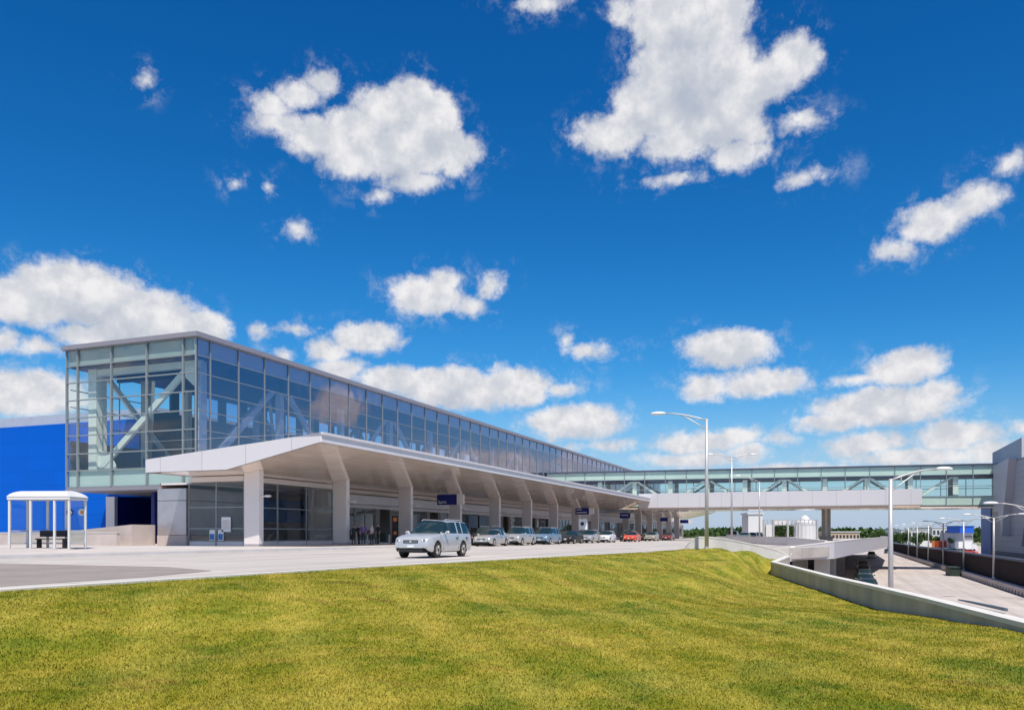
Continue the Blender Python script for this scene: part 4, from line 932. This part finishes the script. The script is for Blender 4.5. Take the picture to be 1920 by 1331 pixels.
for s in (-1, 1):
    ring = []
    for i in range(n+1):
        a = math.pi*i/n; ring.append((s*(LW+.1-.42*math.sin(a)), -(DP+.1)*math.cos(a), HT+.14+.30*math.sin(a)**.8))
    for i in range(n): b.face([ring[i], ring[i+1], (s*(LW+.1), 0, HT+.14)])
b.build('roof', M['w2'], sh, smooth=False, world=False)
for (x0, x1) in ((-LW+.05, -.5), (-.4, .45), (.55, LW-.05)):
    g = P2(); g.face([(x0, DP, .25), (x1, DP, .25), (x1, DP, HT), (x0, DP, HT)]); g.build('glass_panel', M['gl_clear'], sh, world=False)
    g = P2(); g.box(x0, x1, DP-.02, DP+.02, .8, .86); g.box(x0, x1, DP-.02, DP+.02, .2, .26); g.build('panel_rail', M['w2'], sh, world=False)
for s in (-1, 1):
    g = P2(); g.face([(s*LW, -DP+.05, .25), (s*LW, DP-.05, .25), (s*LW, DP-.05, HT), (s*LW, -DP+.05, HT)]); g.build('glass_panel', M['gl_clear'], sh, world=False)
    g = P2(); g.box(s*LW-.02, s*LW+.02, -DP+.05, DP-.05, .2, .26); g.box(s*LW-.02, s*LW+.02, -DP+.05, DP-.05, .8, .86); g.build('panel_rail', M['w2'], sh, world=False)
b = P2(); b.box(-.75, .75, .12, .50, .42, .47); 
for x in (-.65, .65): b.box(x-.03, x+.03, .15, .47, 0, .42)
b.box(-.75, .75, .50, .54, .55, .85); tag(b.build('bench', M['black'], sh, world=False))
for x, m1, m2 in ((.72, M['navy'], M['poster']), (1.32, M['poster'], M['orange'])):
    b = P2(); b.cyl((x, DP-.05, 1.75), .17, .02, 'y', 20); o = b.build('round_sign', m1, sh, world=False)
    b = P2(); b.cyl((x+.03, DP-.07, 1.74), .09, .02, 'y', 16); b.build('sign_symbol', m2, o, world=False)

# ------------------------------------------------------------------ people
def person(x, y, z, h, rz, top, bottom, hair, label, pose=0):
    me = bpy.data.meshes.new('p'); s = h/1.75
    J = {'pel': (0, 0, .95), 'bel': (0, .01, 1.10), 'che': (0, 0, 1.32), 'nk': (0, .0, 1.50), 'hd': (0, -.02, 1.62), 'ht': (0, -.01, 1.73)}
    st = .16 if pose else .05
    for sd_, n in ((1, 'l'), (-1, 'r')):
        J['hip'+n] = (.09*sd_, 0, .92); J['kn'+n] = (.10*sd_, -st*sd_*.6-.02, .50); J['an'+n] = (.10*sd_, st*sd_*-.9+.02, .09); J['to'+n] = (.11*sd_, st*sd_*-.9-.13, .04)
        J['sh'+n] = (.19*sd_, 0, 1.43); J['el'+n] = (.25*sd_, .04, 1.15); J['wr'+n] = (.24*sd_, -.10-.06*pose, .92); J['ha'+n] = (.235*sd_, -.13-.06*pose, .84)
    rad = dict(pel=.135, bel=.125, che=.15, nk=.055, hd=.092, ht=.06)
    for n in 'lr': rad.update({'hip'+n: .085, 'kn'+n: .055, 'an'+n: .042, 'to'+n: .035, 'sh'+n: .06, 'el'+n: .042, 'wr'+n: .030, 'ha'+n: .034})
    E = [('pel', 'bel'), ('bel', 'che'), ('che', 'nk'), ('nk', 'hd'), ('hd', 'ht')]
    for n in 'lr': E += [('pel', 'hip'+n), ('hip'+n, 'kn'+n), ('kn'+n, 'an'+n), ('an'+n, 'to'+n), ('che', 'sh'+n), ('sh'+n, 'el'+n), ('el'+n, 'wr'+n), ('wr'+n, 'ha'+n)]
    ks = list(J); me.from_pydata([tuple(c*s for c in J[k]) for k in ks], [(ks.index(a), ks.index(c)) for a, c in E], [])
    o = bpy.data.objects.new('p', me); COL.objects.link(o); sk = o.modifiers.new('skin', 'SKIN'); sb = o.modifiers.new('sub', 'SUBSURF'); sb.levels = 1; sb.render_levels = 1
    sv = me.skin_vertices[0].data
    for i, k in enumerate(ks): sv[i].radius = (rad[k]*s*1.08, rad[k]*s*.92)
    sv[ks.index('pel')].use_root = True
    dg = bpy.context.evaluated_depsgraph_get(); dg.update(); m2 = bpy.data.meshes.new_from_object(o.evaluated_get(dg)); COL.objects.unlink(o); bpy.data.objects.remove(o)
    m2.name = 'body'; m2.materials.clear()
    for mm in (M['skin'], top, bottom, hair, M['black']): m2.materials.append(mm)
    for p_ in m2.polygons:
        cx, cy_, cz = [c/s for c in p_.center]; arm = abs(cx) > .2
        p_.material_index = 0
        if cz < .11: p_.material_index = 4
        elif cz < .98 and not arm: p_.material_index = 2
        elif cz < 1.5 and not (arm and cz < 1.12): p_.material_index = 1
        elif cz > 1.655 or (cz > 1.55 and cy_ > .02): p_.material_index = 3
        p_.use_smooth = True
    t = bpy.data.objects.new('person', m2); COL.objects.link(t); t.location = (x, y, z); t.rotation_euler.z = rz; tag(t, label, 'person')
    return t
sh_p = mat('purple_shirt', (.16, .10, .28), .8); sh_w = mat('pale_pink_shirt', (.62, .50, .52), .8); sh_d = mat('dark_jacket', (.03, .03, .04), .8); tr_d = mat('dark_trousers', (.03, .025, .03), .8); hair = mat('dark_hair', (.03, .02, .015), .7)
x, y = at(681, 66.5); person(x, y, .15, 1.78, R(30), sh_p, tr_d, hair, 'person in a purple shirt and dark trousers standing under the canopy', 1)
x, y = at(697, 66); person(x, y, .15, 1.74, R(-40), sh_w, tr_d, hair, 'person in a pale pink shirt walking under the canopy', 1)
x, y = at(663, 69); person(x, y, .15, 1.66, R(60), sh_d, tr_d, hair, 'person all in black next to a canopy column', 0)
x, y = at(673, 70); person(x, y, .15, 1.70, R(10), sh_d, tr_d, hair, 'person in dark clothes between the purple shirt and the person in black', 1)
x, y = at(709, 70); person(x, y, .15, 1.80, R(-20), sh_d, tr_d, hair, 'person in dark clothes right of the pale pink shirt', 0)
x, y = at(1027, 100); person(x, y, .15, 1.85, R(10), sh_d, tr_d, hair, 'person standing on the sidewalk beyond the grey blue minivan', 0)
x, y = at(1564, 150); person(x, y, LOW, 1.78, R(10), sh_d, tr_d, hair, 'person in dark clothes at the edge of the lower road', 1)
# white trolley frames, orange banner, poster stand
def wframe(px, d, label):
    x, y = at(px, d); t = thing('metal_barrier', (x, y, .15), YAW, label, 'barrier', 'white frames under the canopy')
    b = MB(); b.box(-.55, -.43, -.05, .05, .02, .85); b.box(.43, .55, -.05, .05, .02, .85); b.build('upright', M['w2'], t, world=False)
    MB().box(-.43, .43, -.05, .05, .02, .14).build('bottom_bar', M['w2'], t, world=False)
wframe(720, 75.5, 'white U shaped frame under the canopy left of the orange banner'); wframe(679, 76.5, 'white U shaped frame behind the two people under the canopy')
x, y = at(741, 76.5); t = thing('banner_stand', (x, y, .15), YAW, 'dark banner stand with two orange discs beside the third column', 'banner')
MB().box(-.28, .28, -.04, .04, .1, 2.6).build('panel', M['black'], t, world=False); MB().box(-.3, .3, -.2, .2, 0, .1).build('base', M['galv'], t, world=False)
for z, r_ in ((2.25, .2), (1.0, .17)): MB().cyl((0, -.06, z), r_, .03, 'y', 20).build('orange_disc', M['orange'], t, world=False)
for px, d, z0, w, h, lb, mm in ((428, 62.5, 1.2, .42, .85, 'white notice on the shop window left of the first column', 'poster'),):
    x, y = -42.6, 49.9; t = thing('notice_board', (x, y, z0), 0, lb, 'notice'); MB().box(x-w, x+w, y-.03, y, z0, z0+h*1.3).build('board', M['poster'], t); MB().box(x-w*.75, x+w*.75, y-.036, y-.031, z0+.2, z0+h*1.05).build('print', M['steel'], t)
for i, xx in enumerate((-43.9, -43.1)):
    t = thing('window_poster', (xx, 49.9, .6), 0, ['small blue and white poster low on the shop window, left of the mullion', 'small blue and white poster low on the shop window, right of the mullion'][i], 'poster'); MB().box(xx-.25, xx+.25, 49.87, 49.93, .55, 1.35).build('sheet', M['poster'], t); MB().box(xx-.2, xx+.2, 49.855, 49.868, .62, 1.05).build('print', M['bluei'], t)
x, y = at(1093, 116); t = thing('poster_stand', (x, y, .15), YAW, 'pale blue square poster on a post under the canopy', 'poster'); MB().box(-.6, .6, -.05, .05, 1.6, 3.1).build('board', M['poster'], t, world=False); MB().cyl((-.1, -.06, 2.4), .26, .03, 'y', 16).build('print', M['black'], t, world=False); MB().box(-.06, .06, -.06, .06, 0, 1.6).build('post', M['galv'], t, world=False)

# ------------------------------------------------------------------ distance: structures, trees, vehicles
def simple_building(name, px0, px1, d, z0, z1, m, label, wins=0, dp=18, roofm=None, wz=None):
    x0, y0 = at(px0, d); x1, y1 = at(px1, d); cx, cy_ = (x0+x1)/2, (y0+y1)/2; w = math.hypot(x1-x0, y1-y0); t = thing(name, (cx, cy_, z0), YAW, label, 'building')
    MB().box(-w/2, w/2, 0, dp, 0, z1-z0).build('wall', m, t, world=False); MB().box(-w/2-.3, w/2+.3, -.3, dp+.3, z1-z0, z1-z0+.35).build('roof', roofm or M['graybld'], t, world=False)
    for i in range(wins):
        a = -w/2+w*(i+.5)/wins; ww = w/wins*.28; q = wz or ((z1-z0)*.62, (z1-z0)*.86); MB().box(a-ww, a+ww, -.06, -.0, *q).build('window', M['win'], t, world=False)
    return t
simple_building('brick_building', 1553, 1612, 300, -5, 2.0, M['beige'], 'low beige brick building with dark windows beyond the raised road', 9)
simple_building('white_building', 1403, 1430, 218, 0, 6.5, M['w2'], 'plain white wall standing beyond the far canopy', 0, 6, M['w2'])
simple_building('pale_building', 1690, 1742, 420, -5, 3.6, M['graybld'], 'pale low building behind the fence at the far end of the lower road', 8)
simple_building('warehouse', 1748, 1800, 460, -5, 5.0, M['graybld'], 'long pale grey warehouse left of the blue roofed hut', 7)
simple_building('glass_hut', 1800, 1826, 330, 1.8, 4.4, mat('hut_blue', (.01, .10, .55), .5), 'bright blue upper storey of the hut beside the blue pier', 0, 10, M['bluep'])
simple_building('blue_hut', 1806, 1824, 331, -5, 1.7, M['corr_lt'], 'pale lower storey under the bright blue cabin beside the pier', 5)
x, y = at(1509, 190); t = thing('white_tank', (x, y, 0), 0, 'white fluted cylindrical tower with a small cap right of the gantry', 'tank')
b = MB(); b.tube([(x, y, 0), (x, y, 3.9), (x, y, 4.5)], [2.4, 2.25, 1.9], 18); b.build('drum', M['w2'], t); MB().tube([(x, y, 4.5), (x, y, 4.9), (x, y, 5.5)], [1.1, 1.0, .3], 12).build('cap', M['w2'], t)
b = MB()
for k in range(18): a = 2*math.pi*k/18; b.tube([(x+2.4*math.cos(a), y+2.4*math.sin(a), .1), (x+2.28*math.cos(a), y+2.28*math.sin(a), 3.9)], .07, 5)
b.build('ribs', M['w2'], t)
x0, y0 = at(1432, 178); x1, y1 = at(1532, 178); w = math.hypot(x1-x0, y1-y0); t = thing('sign_gantry', (x0, y0, 0), YAW, 'grey lattice gantry spanning the far road in front of the white tower', 'gantry')
for xx in (0, w*.18, w*.45, w): MB().box(xx-.18, xx+.18, -.18, .18, 0, 4.3).build('post', M['galv'], t, world=False)
b = MB(); b.box(0, w, -.06, .06, 4.15, 4.3); b.box(0, w, -.06, .06, 3.0, 3.12); n = 26
for i in range(n): b.bar((w*i/n, 0, 3.05), (w*(i+1)/n, 0, 4.2) if i % 2 else (w*(i+.02)/n, 0, 4.2), .08, .09)
b.build('lattice', M['galv'], t, world=False)
for i in range(4): MB().box(w*.2+i*w*.075, w*.2+i*w*.075+w*.06, -.14, -.07, 3.15, 4.1).build('panel', M['column'], t, world=False)
MB().box(.4, w*.15, -.3, .3, 0, 3.2).build('white_panel', M['w2'], t, world=False)

def leafy(n, rx, rz, sz):
    vs = []; f = []; cl = [(rng.normal(0, .45), rng.normal(0, .45), rng.normal(0, .35), rng.uniform(.3, .5)) for _ in range(9)]
    for k in range(n):
        c = cl[rng.integers(0, 9)]; v = rng.normal(0, 1, 3); v /= np.linalg.norm(v); rr = c[3]*rng.uniform(.6, 1)
        p = np.array([(c[0]+v[0]*rr)*rx, (c[1]+v[1]*rr)*rx, (c[2]+v[2]*rr)*rz]); a = rng.normal(0, 1, 3); a /= np.linalg.norm(a); b2 = np.cross(a, rng.normal(0, 1, 3)); b2 /= np.linalg.norm(b2)
        s_ = sz*rng.uniform(.6, 1.3); i0 = len(vs); vs += [tuple(p-a*s_), tuple(p+b2*s_*.6), tuple(p+a*s_), tuple(p-b2*s_*.6)]; f.append((i0, i0+1, i0+2, i0+3))
    return vs, f
def tree_proto(h, m):
    t = thing('tree'); c = MB(); vs, f = leafy(900, h*.42, h*.36, h*.045); c.v = [(a, b_, z+h*.62) for a, b_, z in vs]; c.f = f; c.m = [0]*len(f); c.build('crown', m, t, world=False)
    k = MB(); k.tube([(0, 0, -.2), (.05, 0, h*.35), (0, .05, h*.7)], [h*.03, h*.022, h*.01], 8)
    for a in range(5): k.tube([(0, 0, h*(.3+.06*a)), (math.cos(a*2.4)*h*.2, math.sin(a*2.4)*h*.2, h*(.5+.06*a))], [h*.012, h*.005], 5)
    k.build('trunk', M['bark'], t, world=False); return t
tp = [tree_proto(7, M['leaf']), tree_proto(5, M['leaf2'])]; index_kids()
spots = [(1464, 230, 0, .8), (1473, 225, 0, .9), (1482, 232, 0, .8), (1645, 380, 0, 1.1), (1655, 400, 1, 1.1), (1664, 360, 0, 1.0), (1683, 340, 0, 1.0), (1697, 350, 0, 1.05), (1712, 330, 1, 1.2), (1720, 320, 0, .95), (1735, 360, 0, 1.0), (1752, 380, 1, 1.2), (1765, 350, 0, .85), (1781, 340, 1, 1.1), (1795, 360, 0, .9), (1560, 340, 0, 1.05), (1570, 350, 0, 1.0)]
words = ['left', 'middle', 'right']
tl = ['small dark tree left of the white tower, leftmost of three', 'small dark tree left of the white tower, middle of three', 'small dark tree next to the white tower, rightmost of three', 'dark tree just left of the right lamp post, at the treeline', 'light green tree just left of the right lamp post', 'dark tree directly behind the right lamp post', 'dark tree at the left end of the fence', 'dark tree above the left end of the fence, second from its end', 'light green tree over the fence near the pale building', 'dark tree in front of the pale building', 'dark tree between pale building and warehouse', 'light green tree at the left end of the warehouse', 'dark tree in front of the warehouse', 'light green tree in front of the warehouse', 'dark tree at the right end of the warehouse', 'dark tree behind the bridge pier', 'dark tree just right of the bridge pier']
for i, (px, d, k, s) in enumerate(spots):
    o = tp[k] if i in (0, 4) else copy_tree(tp[k]); x, y = at(px, d); base = -5 if d > 300 else -1.2
    o.location = (x, y, base); o.scale = (s, s, s*(1.15 if d > 300 else 1)); o.rotation_euler.z = i*1.3; tag(o, tl[i], 'tree', 'scattered trees in the distance')
# treeline on the horizon, one mass
vs, f = [], []
for k in range(26000):
    px = rng.uniform(-400, 2400); d = rng.uniform(640, 760); x, y = at(px, d); hh = 10.5+3.5*noise.noise(Vector((x*.012, y*.012, 3)))+1.5*noise.noise(Vector((x*.06, y*.06, 7)))
    z = -5+hh*rng.random()**.6; a = rng.normal(0, 1, 3); a /= np.linalg.norm(a); c = np.cross(a, rng.normal(0, 1, 3)); c /= np.linalg.norm(c); p = np.array([x, y, z]); s_ = rng.uniform(1.2, 2.8); i0 = len(vs)
    vs += [tuple(p-a*s_), tuple(p+c*s_*.7), tuple(p+a*s_), tuple(p-c*s_*.7)]; f.append((i0, i0+1, i0+2, i0+3))
b = MB(); b.v = vs; b.f = f; b.m = [0]*len(f); tag(b.build('treeline', M['leaf']), 'dark green band of distant trees along the horizon', 'trees', kind='stuff')
b = MB(); x, y = at(1790, 300); b.face([(19, 150, -4.98), (90, 150, -4.98), (140, 520, -4.98), (40, 520, -4.98)]); struct('parking_lot', b, M['conc_low'])
# container, truck and cones beyond the fence
def truck(px, d, L_, m, label, rz=0.):
    x, y = at(px, d); t = thing('truck', (x, y, -4.97), YAW+rz, label, 'truck', 'trucks beyond the fence')
    MB().box(-L_/2, L_/2-2.2, -1.2, 1.2, .9, 3.6).build('cargo_box', m, t, world=False, bevel=.05)
    c = MB(); c.prism([(L_/2-2.1, .6), (L_/2, .6), (L_/2, 1.7), (L_/2-.5, 2.7), (L_/2-2.1, 2.7)], -1.1, 1.1, 'y'); c.build('cab', M['w2'], t, world=False)
    MB().box(L_/2-.45, L_/2-.1, -.95, .95, 1.75, 2.4).build('windshield', M['cglass'], t, world=False)
    for wx in (-L_/2+1.2, L_/2-1.3):
        for s in (-1, 1): MB().cyl((wx, s*1.0, .5), .5, .3, 'y', 14).build('wheel', M['rubber'], t, world=False)
truck(1757, 345, 5.5, mat('faded_orange', (.42, .12, .04), .6), 'orange box truck parked beyond the fence, left of the warehouse cones'); truck(1770, 345, 9, mat('truck_red', (.45, .05, .04), .5), 'dark red box truck just right of the orange truck'); truck(1728, 345, 10, M['w2'], 'white box truck beyond the fence in front of the pale building'); truck(1812, 300, 7, M['lumin'], 'pale grey box truck parked near the blue hut')
lots = [(1700, 300, 'silver2', 'silver'), (1711, 300, 'black', 'black'), (1735, 290, 'white', 'white'), (1762, 290, 'maroon', 'maroon'), (1778, 285, 'silver2', 'pale silver'), (1793, 280, 'black', 'black'), (1806, 262, 'tan', 'tan'), (1820, 258, 'red', 'orange red')]
wh = ['at the far left end of the lot beyond the fence', 'second from the left in the lot beyond the fence', 'in front of the white box truck', 'in front of the orange box truck', 'between the red truck and the blue hut', 'second left of the blue hut', 'in front of the blue hut', 'nearest the blue pier']
for (px, d, c, nm), q in zip(lots, wh): place('hatch' if c != 'tan' else 'mpv', c, nm+' car parked '+q, *at(px, d), -4.97, 'cars in the lot beyond the fence', R(-30))
